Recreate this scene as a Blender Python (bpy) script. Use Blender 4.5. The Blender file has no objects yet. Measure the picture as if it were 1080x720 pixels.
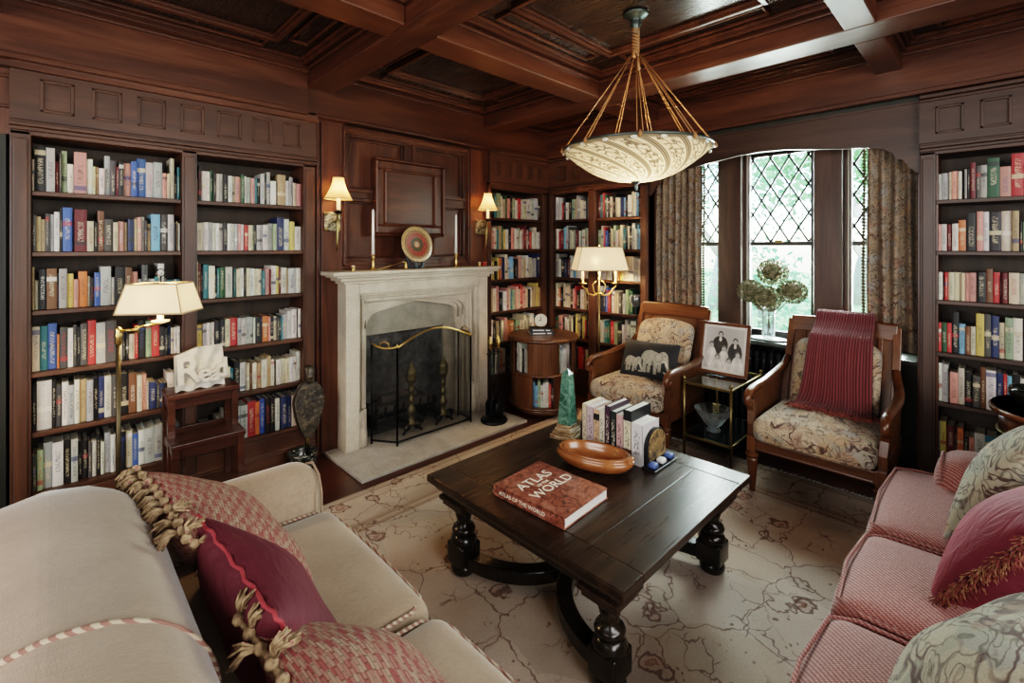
import bpy, math, random
from mathutils import Vector, Matrix, Euler
R = math.radians
PI = math.pi
rng = random.Random(11)
sc = bpy.context.scene
COL = sc.collection
ORG = {}          # world origin of each root / single object


class MB:
    """collects vertices and faces, then links them as one mesh object"""
    def __init__(s):
        s.v = []; s.f = []; s.mi = []; s.sm = []; s.uv = {}; s.colr = {}

    def add(s, vs, fs, mi=0, smooth=False):
        o = len(s.v)
        s.v.extend([tuple(p) for p in vs])
        for f in fs:
            s.f.append(tuple(i + o for i in f)); s.mi.append(mi); s.sm.append(smooth)
        return s

    def box(s, x0, x1, y0, y1, z0, z1, mi=0, M=None):
        vs = [(x, y, z) for z in (z0, z1) for y in (y0, y1) for x in (x0, x1)]
        if M is not None: vs = [M @ Vector(p) for p in vs]
        return s.add(vs, [(0, 2, 3, 1), (4, 5, 7, 6), (0, 1, 5, 4), (2, 6, 7, 3), (0, 4, 6, 2), (1, 3, 7, 5)], mi)

    def bar(s, p, q, w, h, up=(0, 0, 1), mi=0):
        """rectangular bar from p to q, w across, h along up"""
        p = Vector(p); q = Vector(q); d = (q - p)
        L = d.length; d.normalize(); u = Vector(up)
        sd = d.cross(u)
        if sd.length < 1e-5: sd = d.cross(Vector((1, 0, 0)))
        sd.normalize(); u = sd.cross(d)
        M = Matrix((( d.x, sd.x, u.x, p.x), (d.y, sd.y, u.y, p.y), (d.z, sd.z, u.z, p.z), (0, 0, 0, 1)))
        return s.box(0, L, -w / 2, w / 2, -h / 2, h / 2, mi, M)

    def lathe(s, prof, cx=0, cy=0, n=20, mi=0, M=None, z0=0, smooth=True, sx=1, sy=1):
        vs = []; fs = []
        k = len(prof)
        for (r, z) in prof:
            for i in range(n):
                a = 2 * PI * i / n
                p = Vector((cx + r * math.cos(a) * sx, cy + r * math.sin(a) * sy, z0 + z))
                vs.append(M @ p if M is not None else p)
        for j in range(k - 1):
            for i in range(n):
                i2 = (i + 1) % n
                fs.append((j * n + i, j * n + i2, (j + 1) * n + i2, (j + 1) * n + i))
        s.add(vs, fs, mi, smooth)
        o = len(s.v) - len(vs)
        for ring, flip in ((0, True), (k - 1, False)):
            if prof[ring][0] > 1e-5:
                idx = [o + ring * n + i for i in range(n)]
                if flip: idx.reverse()
                s.f.append(tuple(idx)); s.mi.append(mi); s.sm.append(False)
        return s

    def tube(s, pts, r, n=8, closed=False, mi=0, flat=1.0, up=None):
        pts = [Vector(p) for p in pts]
        k = len(pts)
        rr = r if isinstance(r, (list, tuple)) else [r] * k
        tang = []
        for i in range(k):
            if closed: t = pts[(i + 1) % k] - pts[(i - 1) % k]
            else: t = pts[min(i + 1, k - 1)] - pts[max(i - 1, 0)]
            if t.length < 1e-9: t = Vector((0, 0, 1))
            tang.append(t.normalized())
        u = Vector(up) if up else (Vector((0, 0, 1)) if abs(tang[0].z) < .9 else Vector((1, 0, 0)))
        vs = []
        nrm = (u - tang[0] * u.dot(tang[0])).normalized()
        for i in range(k):
            if up: nrm = Vector(up)
            nrm = nrm - tang[i] * nrm.dot(tang[i])
            if nrm.length < 1e-6: nrm = tang[i].orthogonal()
            nrm.normalize()
            b = tang[i].cross(nrm)
            for j in range(n):
                a = 2 * PI * j / n
                vs.append(pts[i] + nrm * (math.cos(a) * rr[i]) + b * (math.sin(a) * rr[i] * flat))
        fs = []
        for i in range(k if closed else k - 1):
            i2 = (i + 1) % k
            for j in range(n):
                j2 = (j + 1) % n
                fs.append((i * n + j, i * n + j2, i2 * n + j2, i2 * n + j))
        s.add(vs, fs, mi, True)
        if not closed:
            o = len(s.v) - len(vs)
            s.f.append(tuple(o + j for j in reversed(range(n)))); s.mi.append(mi); s.sm.append(False)
            s.f.append(tuple(o + (k - 1) * n + j for j in range(n))); s.mi.append(mi); s.sm.append(False)
        return s

    def sweep(s, pts, sec, up=(0, 0, 1), mi=0, closed=False, smooth=False, scales=None):
        """sweep a closed 2-D section (side, up) along points"""
        pts = [Vector(p) for p in pts]; k = len(pts); m = len(sec); U = Vector(up)
        vs = []
        for i in range(k):
            if closed: t = pts[(i + 1) % k] - pts[(i - 1) % k]
            else: t = pts[min(i + 1, k - 1)] - pts[max(i - 1, 0)]
            t.normalize()
            sd = t.cross(U)
            if sd.length < 1e-6: sd = Vector((1, 0, 0))
            sd.normalize(); uu = sd.cross(t)
            f = 1 if scales is None else scales[i]
            for (a, b) in sec: vs.append(pts[i] + sd * (a * f) + uu * (b * f))
        fs = []
        for i in range(k if closed else k - 1):
            i2 = (i + 1) % k
            for j in range(m):
                j2 = (j + 1) % m
                fs.append((i * m + j, i2 * m + j, i2 * m + j2, i * m + j2))
        s.add(vs, fs, mi, smooth)
        if not closed:
            o = len(s.v) - len(vs)
            s.f.append(tuple(o + j for j in range(m))); s.mi.append(mi); s.sm.append(False)
            s.f.append(tuple(o + (k - 1) * m + j for j in reversed(range(m)))); s.mi.append(mi); s.sm.append(False)
        return s

    def prism(s, poly, a0, a1, axis='y', mi=0, M=None):
        """extrude a 2-D polygon: axis y -> poly is (x,z); x -> (y,z); z -> (x,y)"""
        def P(u, w, a):
            p = {'y': (u, a, w), 'x': (a, u, w), 'z': (u, w, a)}[axis]
            return M @ Vector(p) if M is not None else p
        n = len(poly)
        vs = [P(u, w, a0) for u, w in poly] + [P(u, w, a1) for u, w in poly]
        fs = [tuple(range(n)), tuple(reversed(range(n, 2 * n)))]
        for i in range(n):
            j = (i + 1) % n
            fs.append((i, n + i, n + j, j))
        return s.add(vs, fs, mi)

    def strip(s, top, bot, a0, a1, axis='y', mi=0):
        """solid band between two polylines of equal length in a plane (for arches)"""
        for i in range(len(top) - 1):
            s.prism([bot[i], bot[i + 1], top[i + 1], top[i]], a0, a1, axis, mi)
        return s

    def grid(s, fn, nu, nv, mi=0, cu=False, cv=False, smooth=True):
        vs = []; fs = []
        U = nu if cu else nu + 1; V = nv if cv else nv + 1
        for i in range(U):
            for j in range(V):
                s.uv[len(s.v) + len(vs)] = (i / nu, j / nv)
                vs.append(fn(i / nu, j / nv))
        for i in range(nu):
            for j in range(nv):
                i2 = (i + 1) % U; j2 = (j + 1) % V
                fs.append((i * V + j, i2 * V + j, i2 * V + j2, i * V + j2))
        return s.add(vs, fs, mi, smooth)

    def rbox(s, x0, x1, y0, y1, z0, z1, r=.05, n=8, crown=(0, 0, 0), mi=0, M=None, fn=None):
        """rounded, optionally crowned (puffed) box"""
        c = Vector(((x0 + x1) / 2, (y0 + y1) / 2, (z0 + z1) / 2))
        h = Vector(((x1 - x0) / 2, (y1 - y0) / 2, (z1 - z0) / 2))
        r = min(r, h.x, h.y, h.z)
        def coords(hh):
            k = 4
            out = [-hh + r * (1 - math.cos(PI / 2 * i / k)) for i in range(k)]
            inner = max(1, n)
            out += [(-hh + r) + (2 * (hh - r)) * i / inner for i in range(inner + 1)]
            out += [hh - r + r * math.sin(PI / 2 * (i + 1) / k) for i in range(k)]
            return out
        ax = [coords(h.x), coords(h.y), coords(h.z)]
        def rnd(p):
            q = Vector((max(-h.x + r, min(h.x - r, p.x)), max(-h.y + r, min(h.y - r, p.y)), max(-h.z + r, min(h.z - r, p.z))))
            d = p - q
            if d.length > 1e-9:
                d = d.normalized() * r
            p2 = q + d
            u = Vector((p2.x / h.x, p2.y / h.y, p2.z / h.z))
            p2.x += crown[0] * u.x * max(0, 1 - u.y ** 2) * max(0, 1 - u.z ** 2)
            p2.y += crown[1] * u.y * max(0, 1 - u.x ** 2) * max(0, 1 - u.z ** 2)
            p2.z += crown[2] * u.z * max(0, 1 - u.x ** 2) * max(0, 1 - u.y ** 2)
            p2 = c + p2
            if fn: p2 = Vector(fn(p2))
            return M @ p2 if M is not None else p2
        vs = []; fs = []; key = {}
        def V(p):
            k = (round(p.x, 6), round(p.y, 6), round(p.z, 6))
            if k not in key:
                key[k] = len(vs); vs.append(rnd(p))
            return key[k]
        for a in range(3):
            b, d = (a + 1) % 3, (a + 2) % 3
            for sg in (-1, 1):
                A = ax[b]; B = ax[d]
                for i in range(len(A) - 1):
                    for j in range(len(B) - 1):
                        q = []
                        for (ii, jj) in ((i, j), (i + 1, j), (i + 1, j + 1), (i, j + 1)):
                            p = Vector((0, 0, 0)); p[a] = sg * h[a]; p[b] = A[ii]; p[d] = B[jj]
                            q.append(V(p))
                        if sg < 0: q.reverse()
                        fs.append(tuple(q))
        return s.add(vs, fs, mi, True)

    def xf(s, M):
        s.v = [tuple(M @ Vector(p)) for p in s.v]
        return s

    def build(s, name, mats, parent=None, org=None, bevel=0, smooth=None, sub=0, uv=None, solid=0):
        """world-authored: vertices are shifted by the parent's (or own) origin"""
        me = bpy.data.meshes.new(name)
        o0 = Vector(org) if org is not None else (Vector(ORG.get(parent.name, (0, 0, 0))) if parent else Vector((0, 0, 0)))
        me.from_pydata([tuple(Vector(p) - o0) for p in s.v], [], s.f)
        if not isinstance(mats, (list, tuple)): mats = [mats]
        for m in mats: me.materials.append(m)
        me.polygons.foreach_set('material_index', s.mi)
        me.polygons.foreach_set('use_smooth', [bool(x) for x in (s.sm if smooth is None else [smooth] * len(s.f))])
        if s.uv:
            lay = me.uv_layers.new(name='UVMap')
            for l in me.loops: lay.data[l.index].uv = s.uv.get(l.vertex_index, (0, 0))
        if s.colr:
            ca = me.color_attributes.new('Col', 'FLOAT_COLOR', 'POINT')
            for i in range(len(s.v)): ca.data[i].color = s.colr.get(i, (1, 1, 1, 1))
        me.update()
        o = bpy.data.objects.new(name, me)
        COL.objects.link(o)
        if parent:
            o.parent = parent
            ORG[o.name] = o0
        else:
            o.location = o0
            ORG[o.name] = o0
        if bevel:
            b = o.modifiers.new('bv', 'BEVEL'); b.width = bevel; b.segments = 2; b.limit_method = 'ANGLE'; b.angle_limit = R(40)
        if sub:
            b = o.modifiers.new('sb', 'SUBSURF'); b.levels = sub; b.render_levels = sub
        if solid:
            b = o.modifiers.new('so', 'SOLIDIFY'); b.thickness = solid; b.offset = 0
        return o


def tag(o, label=None, cat=None, group=None, kind=None):
    if label: o['label'] = label
    if cat: o['category'] = cat
    if group: o['group'] = group
    if kind: o['kind'] = kind
    return o


def thing(name, label, cat, loc, group=None, kind=None):
    o = bpy.data.objects.new(name, None)
    o.empty_display_size = .05
    COL.objects.link(o); o.location = loc
    ORG[o.name] = Vector(loc)
    return tag(o, label, cat, group, kind)


def thing_part(name, root):
    o = bpy.data.objects.new(name, None); COL.objects.link(o); o.parent = root
    o.empty_display_size = .05; ORG[o.name] = Vector(ORG[root.name])
    return o


def struct(name, mb, m, bevel=0, parent=None, **k):
    o = mb.build(name, m, parent, bevel=bevel, **k)
    if not parent: o['kind'] = 'structure'
    return o


def dup(root, loc, rotz=None, **tags):
    r = root.copy(); COL.objects.link(r); r.location = loc
    if rotz is not None: r.rotation_euler = (0, 0, rotz)
    for k, v in tags.items(): r[k] = v
    for ch in list(root.children):
        c = ch.copy(); COL.objects.link(c); c.parent = r
        for g in list(ch.children):
            d = g.copy(); COL.objects.link(d); d.parent = c
    return r


def text_part(name, body, size, M, m, parent, extrude=.0008, align='CENTER', org=None, offset=0.0):
    """lettering: a font curve turned into mesh, placed by a world matrix"""
    cu = bpy.data.curves.new(name, 'FONT')
    cu.body = body; cu.size = size; cu.extrude = extrude; cu.align_x = align; cu.align_y = 'CENTER'
    cu.resolution_u = 3; cu.offset = offset
    t = bpy.data.objects.new(name + '_tmp', cu)
    COL.objects.link(t)
    dg = bpy.context.evaluated_depsgraph_get()
    me = bpy.data.meshes.new_from_object(t.evaluated_get(dg))
    COL.objects.unlink(t); bpy.data.objects.remove(t)
    me.name = name
    o0 = Vector(ORG.get(parent.name, (0, 0, 0))) if parent else Vector(org)
    for v in me.vertices:
        v.co = (M @ v.co) - o0
    me.materials.clear(); me.materials.append(m)
    o = bpy.data.objects.new(name, me); COL.objects.link(o)
    if parent: o.parent = parent
    else: o.location = o0
    return o


# ---------------------------------------------------------------- materials
class NT:
    def __init__(s, name):
        s.m = bpy.data.materials.new(name); s.m.use_nodes = True
        s.t = s.m.node_tree; s.t.nodes.clear()
        s.out = s.t.nodes.new('ShaderNodeOutputMaterial')

    def n(s, typ, ins=None, **props):
        nd = s.t.nodes.new('ShaderNode' + typ)
        for k, v in props.items(): setattr(nd, k, v)
        for k, v in (ins or {}).items():
            sk = nd.inputs[k]
            if isinstance(v, bpy.types.NodeSocket): s.t.links.new(v, sk)
            elif isinstance(v, bpy.types.Node): s.t.links.new(v.outputs[0], sk)
            else:
                if sk.type == 'RGBA' and len(v) == 3: v = (*v, 1)
                sk.default_value = v
        return nd

    def ramp(s, fac, stops, interp='LINEAR'):
        nd = s.n('ValToRGB', {'Fac': fac}); cr = nd.color_ramp; cr.interpolation = interp
        while len(cr.elements) < len(stops): cr.elements.new(.5)
        while len(cr.elements) > len(stops): cr.elements.remove(cr.elements[-1])
        for e, (p, c) in zip(cr.elements, stops):
            e.position = p; e.color = (*c, 1) if len(c) == 3 else c
        return nd.outputs[0]

    def math(s, op, a, b=0.0, c=0.0):
        return s.n('Math', {0: a, 1: b, 2: c}, operation=op).outputs[0]

    def mix(s, f, a, b, mode='MIX'):
        return s.n('MixRGB', {'Fac': f, 'Color1': a, 'Color2': b}, blend_type=mode).outputs[0]

    def coord(s, kind='Object', scale=(1, 1, 1), loc=(0, 0, 0), rot=(0, 0, 0), jitter=0):
        tc = s.n('TexCoord')
        src = tc.outputs[kind]
        if jitter:
            oi = s.n('ObjectInfo')
            sh = s.n('VectorMath', {0: oi.outputs['Random'], 1: (jitter, jitter * 1.7, jitter * .6)}, operation='MULTIPLY')
            src = s.n('VectorMath', {0: src, 1: sh.outputs[0]}, operation='ADD').outputs[0]
        return s.n('Mapping', {'Vector': src, 'Scale': scale, 'Location': loc, 'Rotation': rot}).outputs[0]

    def noise(s, vec, scale=5, detail=4, rough=.5, dist=0.0, out='Fac'):
        nd = s.n('TexNoise', {'Vector': vec, 'Scale': scale, 'Detail': detail, 'Roughness': rough, 'Distortion': dist})
        return nd.outputs[0] if out == 'Fac' else nd.outputs[1]

    def bump(s, h, strength=.3, dist=.01):
        return s.n('Bump', {'Height': h, 'Strength': strength, 'Distance': dist}).outputs[0]

    def bsdf(s, **k):
        nd = s.n('BsdfPrincipled')
        for a, v in k.items():
            a = {'color': 'Base Color', 'rough': 'Roughness', 'metal': 'Metallic', 'normal': 'Normal', 'spec': 'Specular IOR Level',
                 'emit': 'Emission Color', 'emits': 'Emission Strength', 'trans': 'Transmission Weight', 'alpha': 'Alpha',
                 'sheen': 'Sheen Weight', 'coat': 'Coat Weight', 'coatr': 'Coat Roughness', 'ior': 'IOR', 'sheenr': 'Sheen Roughness', 'sheent': 'Sheen Tint'}.get(a, a)
            sk = nd.inputs[a]
            if isinstance(v, bpy.types.NodeSocket): s.t.links.new(v, sk)
            else:
                if sk.type == 'RGBA' and len(v) == 3: v = (*v, 1)
                sk.default_value = v
        return nd.outputs[0]

    def done(s, surf):
        s.t.links.new(surf, s.out.inputs['Surface']); return s.m


def wood(name, dark, mid, light, axis='z', rough=.38, scale=1.0, coat=0.0, bump=.05):
    t = NT(name)
    st = {'x': (.12, 1, 1), 'y': (1, .12, 1), 'z': (1, 1, .12)}[axis]
    v = t.coord('Object', tuple(a * scale for a in st), jitter=7)
    big = t.noise(v, 9, 5, .6, .8)
    fine = t.noise(t.coord('Object', tuple(a * scale for a in (st[0] ** 1.6, st[1] ** 1.6, st[2] ** 1.6)), jitter=3), 90, 3, .6)
    tone = t.noise(t.coord('Object', jitter=11), 1.3, 2)
    f = t.math('ADD', t.math('MULTIPLY', big, .75), t.math('MULTIPLY', fine, .3))
    c = t.ramp(f, [(.30, dark), (.52, mid), (.74, light)])
    c = t.mix(t.math('MULTIPLY', tone, .55), c, dark, 'MIX')
    oi = t.n('ObjectInfo')
    c = t.n('HueSaturation', {'Color': c, 'Value': t.math('MULTIPLY_ADD', oi.outputs['Random'], .3, .88)}).outputs[0]
    return t.done(t.bsdf(color=c, rough=t.math('MULTIPLY_ADD', fine, .2, rough - .1), normal=t.bump(fine, bump, .004), coat=coat, coatr=.25, spec=.45))


def plain(name, c, rough=.5, metal=0.0, var=0.0, scale=20, bump=0.0, **k):
    t = NT(name)
    if var or bump:
        nz = t.noise(t.coord('Object'), scale, 4, .6)
        cc = t.n('HueSaturation', {'Color': (*c, 1), 'Value': t.math('MULTIPLY_ADD', nz, var * 2, 1 - var)}).outputs[0]
        kk = dict(color=cc, rough=rough, metal=metal, **k)
        if bump: kk['normal'] = t.bump(nz, bump, .005)
        return t.done(t.bsdf(**kk))
    return t.done(t.bsdf(color=c, rough=rough, metal=metal, **k))
WD, WM, WL = (.030, .011, .006), (.078, .028, .014), (.150, .058, .028)
W = {a: wood('oak_dark_' + a, WD, WM, WL, a, .36) for a in 'xyz'}
B1 = [(.030, .013, .0075), (.076, .034, .019), (.140, .064, .035)]
WB = {a: wood('oak_shelf_' + a, *B1, a, .42) for a in 'xyz'}
W_WIN = {a: wood('oak_window_' + a, (.026, .014, .010), (.058, .031, .022), (.098, .054, .039), a, .42) for a in 'xyz'}
W_CEIL = wood('oak_ceiling_panel', (.011, .006, .004), (.026, .013, .008), (.048, .023, .014), 'y', .26, coat=.2, bump=.02)
W_BACK = wood('oak_case_back', (.018, .013, .009), (.045, .030, .020), (.075, .05, .033), 'z', .6)
W_BLACK = wood('panel_black_green', (.008, .009, .007), (.016, .017, .013), (.03, .028, .02), 'z', .5)
W_TABLE = wood('table_ebonised', (.010, .006, .004), (.028, .016, .010), (.072, .041, .023), 'x', .30, 1.2, coat=.15, bump=.03)
W_TLEG = wood('table_leg_ebonised', (.006, .005, .003), (.014, .010, .006), (.035, .022, .012), 'z', .25, coat=.3)
W_CHAIR = wood('chair_walnut', (.050, .016, .006), (.115, .042, .015), (.21, .085, .032), 'z', .3, coat=.25)
W_CHAIRX = wood('chair_walnut_rail', (.050, .016, .006), (.115, .042, .015), (.21, .085, .032), 'y', .3, coat=.25)
W_STEP = wood('steps_mahogany', (.022, .008, .005), (.055, .019, .011), (.10, .037, .021), 'x', .3, coat=.2)
W_DRUM = wood('burl_veneer', (.045, .016, .007), (.11, .044, .017), (.19, .083, .034), 'z', .3, .8, coat=.3)
W_BOWL = wood('turned_bowl_wood', (.16, .052, .018), (.30, .115, .04), (.45, .20, .08), 'y', .2, 1.4, coat=.5)
W_FLOOR = None


def floor_mat():
    t = NT('floor_boards')
    v = t.coord('Object', (1, 1, 1))
    br = t.n('TexBrick', {'Vector': v, 'Color1': (.045, .013, .007, 1), 'Color2': (.085, .026, .013, 1), 'Mortar': (.01, .004, .003, 1), 'Scale': 1.0,
                          'Mortar Size': .0015, 'Brick Width': 1.1, 'Row Height': .075})
    nz = t.noise(t.coord('Object', (1.5, 14, 1)), 8, 4, .6)
    c = t.mix(.55, br.outputs[0], t.ramp(nz, [(.3, (.3, .3, .3)), (.7, (1.3, 1.2, 1.1))]), 'MULTIPLY')
    return t.done(t.bsdf(color=c, rough=.3, coat=.2, normal=t.bump(nz, .05, .003)))


W_FLOOR = floor_mat()


def cane_mat():
    t = NT('woven_cane')
    v = t.coord('Object', (1, 1, 1))
    ch = t.n('TexChecker', {'Vector': v, 'Scale': 240.0, 'Color1': (.15, .062, .022, 1), 'Color2': (.085, .034, .012, 1)})
    nz = t.noise(v, 14, 3)
    return t.done(t.bsdf(color=t.mix(.4, ch.outputs[0], t.ramp(nz, [(.3, (.4, .4, .4)), (.7, (1.3, 1.2, 1.1))]), 'MULTIPLY'), rough=.45))


CANE = cane_mat()


def stone_mat(name, a, b, sc_=9, speck=.25):
    t = NT(name)
    v = t.coord('Object')
    n1 = t.noise(v, sc_, 6, .65)
    n2 = t.noise(v, 2.2, 3)
    c = t.ramp(t.math('ADD', t.math('MULTIPLY', n1, .6), t.math('MULTIPLY', n2, .4)), [(.35, a), (.65, b)])
    n3 = t.noise(v, 160, 2)
    c = t.mix(speck, c, t.ramp(n3, [(.4, (.4, .4, .4)), (.6, (1, 1, 1))]), 'MULTIPLY')
    return t.done(t.bsdf(color=c, rough=.75, normal=t.bump(n3, .12, .003)))


STONE = stone_mat('limestone', (.44, .375, .285), (.60, .53, .43))
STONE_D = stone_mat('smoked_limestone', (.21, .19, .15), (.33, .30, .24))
HEARTH = stone_mat('hearth_stone', (.36, .32, .27), (.56, .51, .45), 7, .35)
FIREBRICK = stone_mat('sooty_firebrick', (.035, .034, .033), (.24, .23, .215), 12)
BRASS = plain('brass', (.52, .36, .14), .28, 1.0, .12, 30)
BRASS_OLD = plain('antique_brass', (.24, .185, .085), .36, 1.0, .25, 40)
IRON = plain('black_iron', (.012, .012, .013), .42, .6, .2, 40)
BRONZE_DK = plain('dark_bronze', (.07, .055, .03), .42, .8, .25, 30)
BRONZE = plain('verdigris_bronze', (.085, .105, .095), .4, .8, .25, 30)
GLASSM = None


def glass_mat(name, col=(.93, .97, .95), rough=0.02, mixf=.12):
    t = NT(name)
    tr = t.n('BsdfTransparent', {'Color': (*col, 1)}).outputs[0]
    gl = t.n('BsdfGlossy', {'Color': (1, 1, 1, 1), 'Roughness': rough}).outputs[0]
    fr = t.n('LayerWeight', {'Blend': .25})
    f = t.math('MULTIPLY_ADD', fr.outputs['Fresnel'], .6, mixf * .3)
    return t.done(t.n('MixShader', {0: f, 1: tr, 2: gl}).outputs[0])


PANE = glass_mat('window_glass', (.96, 1.0, .98))
TABLEGLASS = glass_mat('table_glass', (.72, .80, .78), .03, .5)


def crystal_mat():
    t = NT('crystal')
    gl = t.n('BsdfGlossy', {'Color': (1, 1, 1, 1), 'Roughness': .02}).outputs[0]
    tr = t.n('BsdfTransparent', {'Color': (.88, .92, .93, 1)}).outputs[0]
    gs = t.n('BsdfGlass', {'Color': (.97, .99, 1, 1), 'Roughness': .0, 'IOR': 1.4}).outputs[0]
    a = t.n('MixShader', {0: .4, 1: tr, 2: gs}).outputs[0]
    fr = t.n('LayerWeight', {'Blend': .55}).outputs['Facing']
    a = t.n('MixShader', {0: t.math('MULTIPLY_ADD', t.math('POWER', fr, 2.0), .55, .12), 1: a, 2: gl}).outputs[0]
    d = t.n('BsdfDiffuse', {'Color': (.92, .95, .96, 1)}).outputs[0]  # white mixed in towards the edges to paint the bright outlines
    return t.done(t.n('MixShader', {0: t.math('MULTIPLY', t.math('POWER', fr, 2.0), .75), 1: a, 2: d}).outputs[0])


CRYSTAL = crystal_mat()


def shade_mat(name, col, emit, es):
    t = NT(name)
    d = t.n('BsdfDiffuse', {'Color': (*col, 1)}).outputs[0]
    tl = t.n('BsdfTranslucent', {'Color': (*col, 1)}).outputs[0]
    m = t.n('MixShader', {0: .5, 1: d, 2: tl}).outputs[0]
    e = t.n('Emission', {'Color': (*emit, 1), 'Strength': es}).outputs[0]
    return t.done(t.n('AddShader', {0: m, 1: e}).outputs[0])


SHADE = shade_mat('cream_lamp_shade', (.80, .70, .54), (1.0, .78, .50), .10)
SHADE_S = shade_mat('sconce_silk_shade', (.50, .31, .16), (1.0, .55, .22), .15)
TRIMC = plain('shade_trim', (.42, .30, .17), .7)
BULB = NT('bulb_glow'); BULB = BULB.done(BULB.n('Emission', {'Color': (1, .82, .55, 1), 'Strength': 14.0}).outputs[0])
CANDLE = plain('candle_wax', (.78, .76, .70), .4)
CSLEEVE = plain('candle_sleeve', (.72, .52, .26), .5, emit=(1, .6, .25, 1), emits=.5)


def beige_mat():
    t = NT('beige_chenille')
    v = t.coord('Object')
    n1 = t.noise(t.coord('Object', (1, 6, 1)), 60, 3, .6)
    n2 = t.noise(v, 4, 3)
    c = t.ramp(t.math('ADD', t.math('MULTIPLY', n1, .45), t.math('MULTIPLY', n2, .55)), [(.32, (.245, .172, .116)), (.66, (.385, .285, .206))])
    n3 = t.noise(t.coord('Object', (1, .25, 1)), 420, 2)
    return t.done(t.bsdf(color=c, rough=.9, sheen=.35, sheenr=.4, normal=t.bump(n3, .25, .003)))


BEIGE = beige_mat()


def redweave_mat():
    t = NT('red_cream_weave')
    v = t.coord('Object')
    w1 = t.n('TexWave', {'Vector': t.coord('Object', rot=(R(25), R(20), R(45))), 'Scale': 30.0, 'Distortion': .6, 'Detail': 1.0}, wave_type='BANDS').outputs[0]
    w2 = t.n('TexWave', {'Vector': t.coord('Object', rot=(R(-20), R(25), R(-45))), 'Scale': 55.0, 'Distortion': 1.0}, wave_type='BANDS').outputs[0]
    n1 = t.noise(t.coord('Object', (1, 3, 1)), 80, 3, .7)
    n2 = t.noise(v, 3, 3)
    f = t.math('ADD', t.math('MULTIPLY', w1, .30), t.math('ADD', t.math('MULTIPLY', w2, .16), t.math('MULTIPLY', n1, .54)))
    c = t.ramp(f, [(.30, (.16, .040, .040)), (.50, (.32, .115, .105)), (.74, (.55, .36, .30))])
    c = t.mix(t.math('MULTIPLY', n2, .4), c, (.30, .10, .085, 1))
    return t.done(t.bsdf(color=c, rough=.85, sheen=.25, normal=t.bump(f, .3, .004)))


REDWEAVE = redweave_mat()


def tapestry_mat(name, base, scale=9.0, lines=(.10, .035, .028), greens=(.20, .24, .20), bold=1.0):
    t = NT(name)
    v = t.coord('Object')
    wob = t.noise(v, 7, 3, .5, out='Color')
    vv = t.n('MixRGB', {'Fac': .10, 'Color1': v, 'Color2': wob}).outputs[0]
    # scrolling outlines: contour lines of a warped noise field
    nf = t.noise(vv, scale * .62, 2, .45, .9)
    cont = t.math('ABSOLUTE', t.math('SUBTRACT', t.math('FRACT', t.math('MULTIPLY', nf, 9.0)), .5))
    nf2 = t.noise(vv, scale * .9, 1, .4, 1.4)
    cont2 = t.math('ABSOLUTE', t.math('SUBTRACT', t.math('FRACT', t.math('MULTIPLY', nf2, 7.0)), .5))
    vc = t.n('TexVoronoi', {'Vector': vv, 'Scale': scale * 1.5})
    cellc = t.ramp(t.n('SeparateColor', {'Color': vc.outputs['Color']}).outputs[0],
                   [(0, base), (.32, tuple(x * .80 for x in base)), (.44, greens), (.54, (base[0] * .95, base[1] * .72, base[2] * .5)), (.68, (.27, .29, .29)), (.78, tuple(min(1, x * 1.2) for x in base)), (.93, (.27, .12, .085))], 'CONSTANT')
    c = t.mix(.45, (*base, 1), cellc)
    c = t.mix(t.math('MULTIPLY', t.ramp(cont2, [(.04, (1, 1, 1)), (.12, (0, 0, 0))]), .75 * bold), c, (base[0] * .26, base[1] * .26, base[2] * .28, 1))
    msk = t.ramp(t.noise(v, scale * .8, 2), [(.40, (.35, .35, .35)), (.56, (1, 1, 1))])
    c = t.mix(t.math('MULTIPLY', t.math('MULTIPLY', t.ramp(cont, [(.055, (1, 1, 1)), (.15, (0, 0, 0))]), msk), .92 * bold), c, (*lines, 1))
    blob = t.noise(v, scale * 2.4, 2)
    c = t.mix(t.ramp(blob, [(.66, (0, 0, 0)), (.70, (.7, .7, .7))]), c, (*lines, 1))
    fine = t.noise(v, 260, 2)
    c = t.mix(.3, c, t.ramp(fine, [(.35, (.55, .55, .55)), (.65, (1.25, 1.25, 1.25))]), 'MULTIPLY')
    return t.done(t.bsdf(color=c, rough=.9, sheen=.1, normal=t.bump(fine, .2, .003)))


TAPESTRY = tapestry_mat('chair_tapestry', (.47, .365, .255), 11.5, (.055, .022, .020))
TAPESTRY_G = tapestry_mat('pillow_tapestry', (.41, .37, .27), 8.5, (.075, .035, .035), (.27, .29, .22))
CURTAIN = tapestry_mat('curtain_print', (.27, .21, .15), 15.0, (.07, .035, .025), (.17, .16, .12), 1.0)


def velvet(name, c, light):
    t = NT(name)
    v = t.coord('Object')
    n1 = t.noise(v, 4, 3, .6, .5)
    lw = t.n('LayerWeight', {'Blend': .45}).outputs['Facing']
    cc = t.mix(t.math('MULTIPLY', lw, .75), (*c, 1), (*light, 1))  # sheen painted into the base colour, paler where the cloth turns away
    cc = t.mix(t.math('MULTIPLY', n1, .35), cc, tuple(x * .45 for x in c) + (1,))
    return t.done(t.bsdf(color=cc, rough=.75, sheen=.3, sheenr=.35, sheent=(*light, 1), normal=t.bump(t.noise(t.coord('Object', (3, 1, 1)), 9, 3, .6, .6), .35, .03)))


VELVET = velvet('raspberry_velvet', (.115, .010, .024), (.46, .12, .15))
LINEN_RED = velvet('wine_red_linen', (.085, .009, .020), (.14, .022, .034))
PIPING_RED = plain('coral_piping', (.28, .035, .045), .8)


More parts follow.
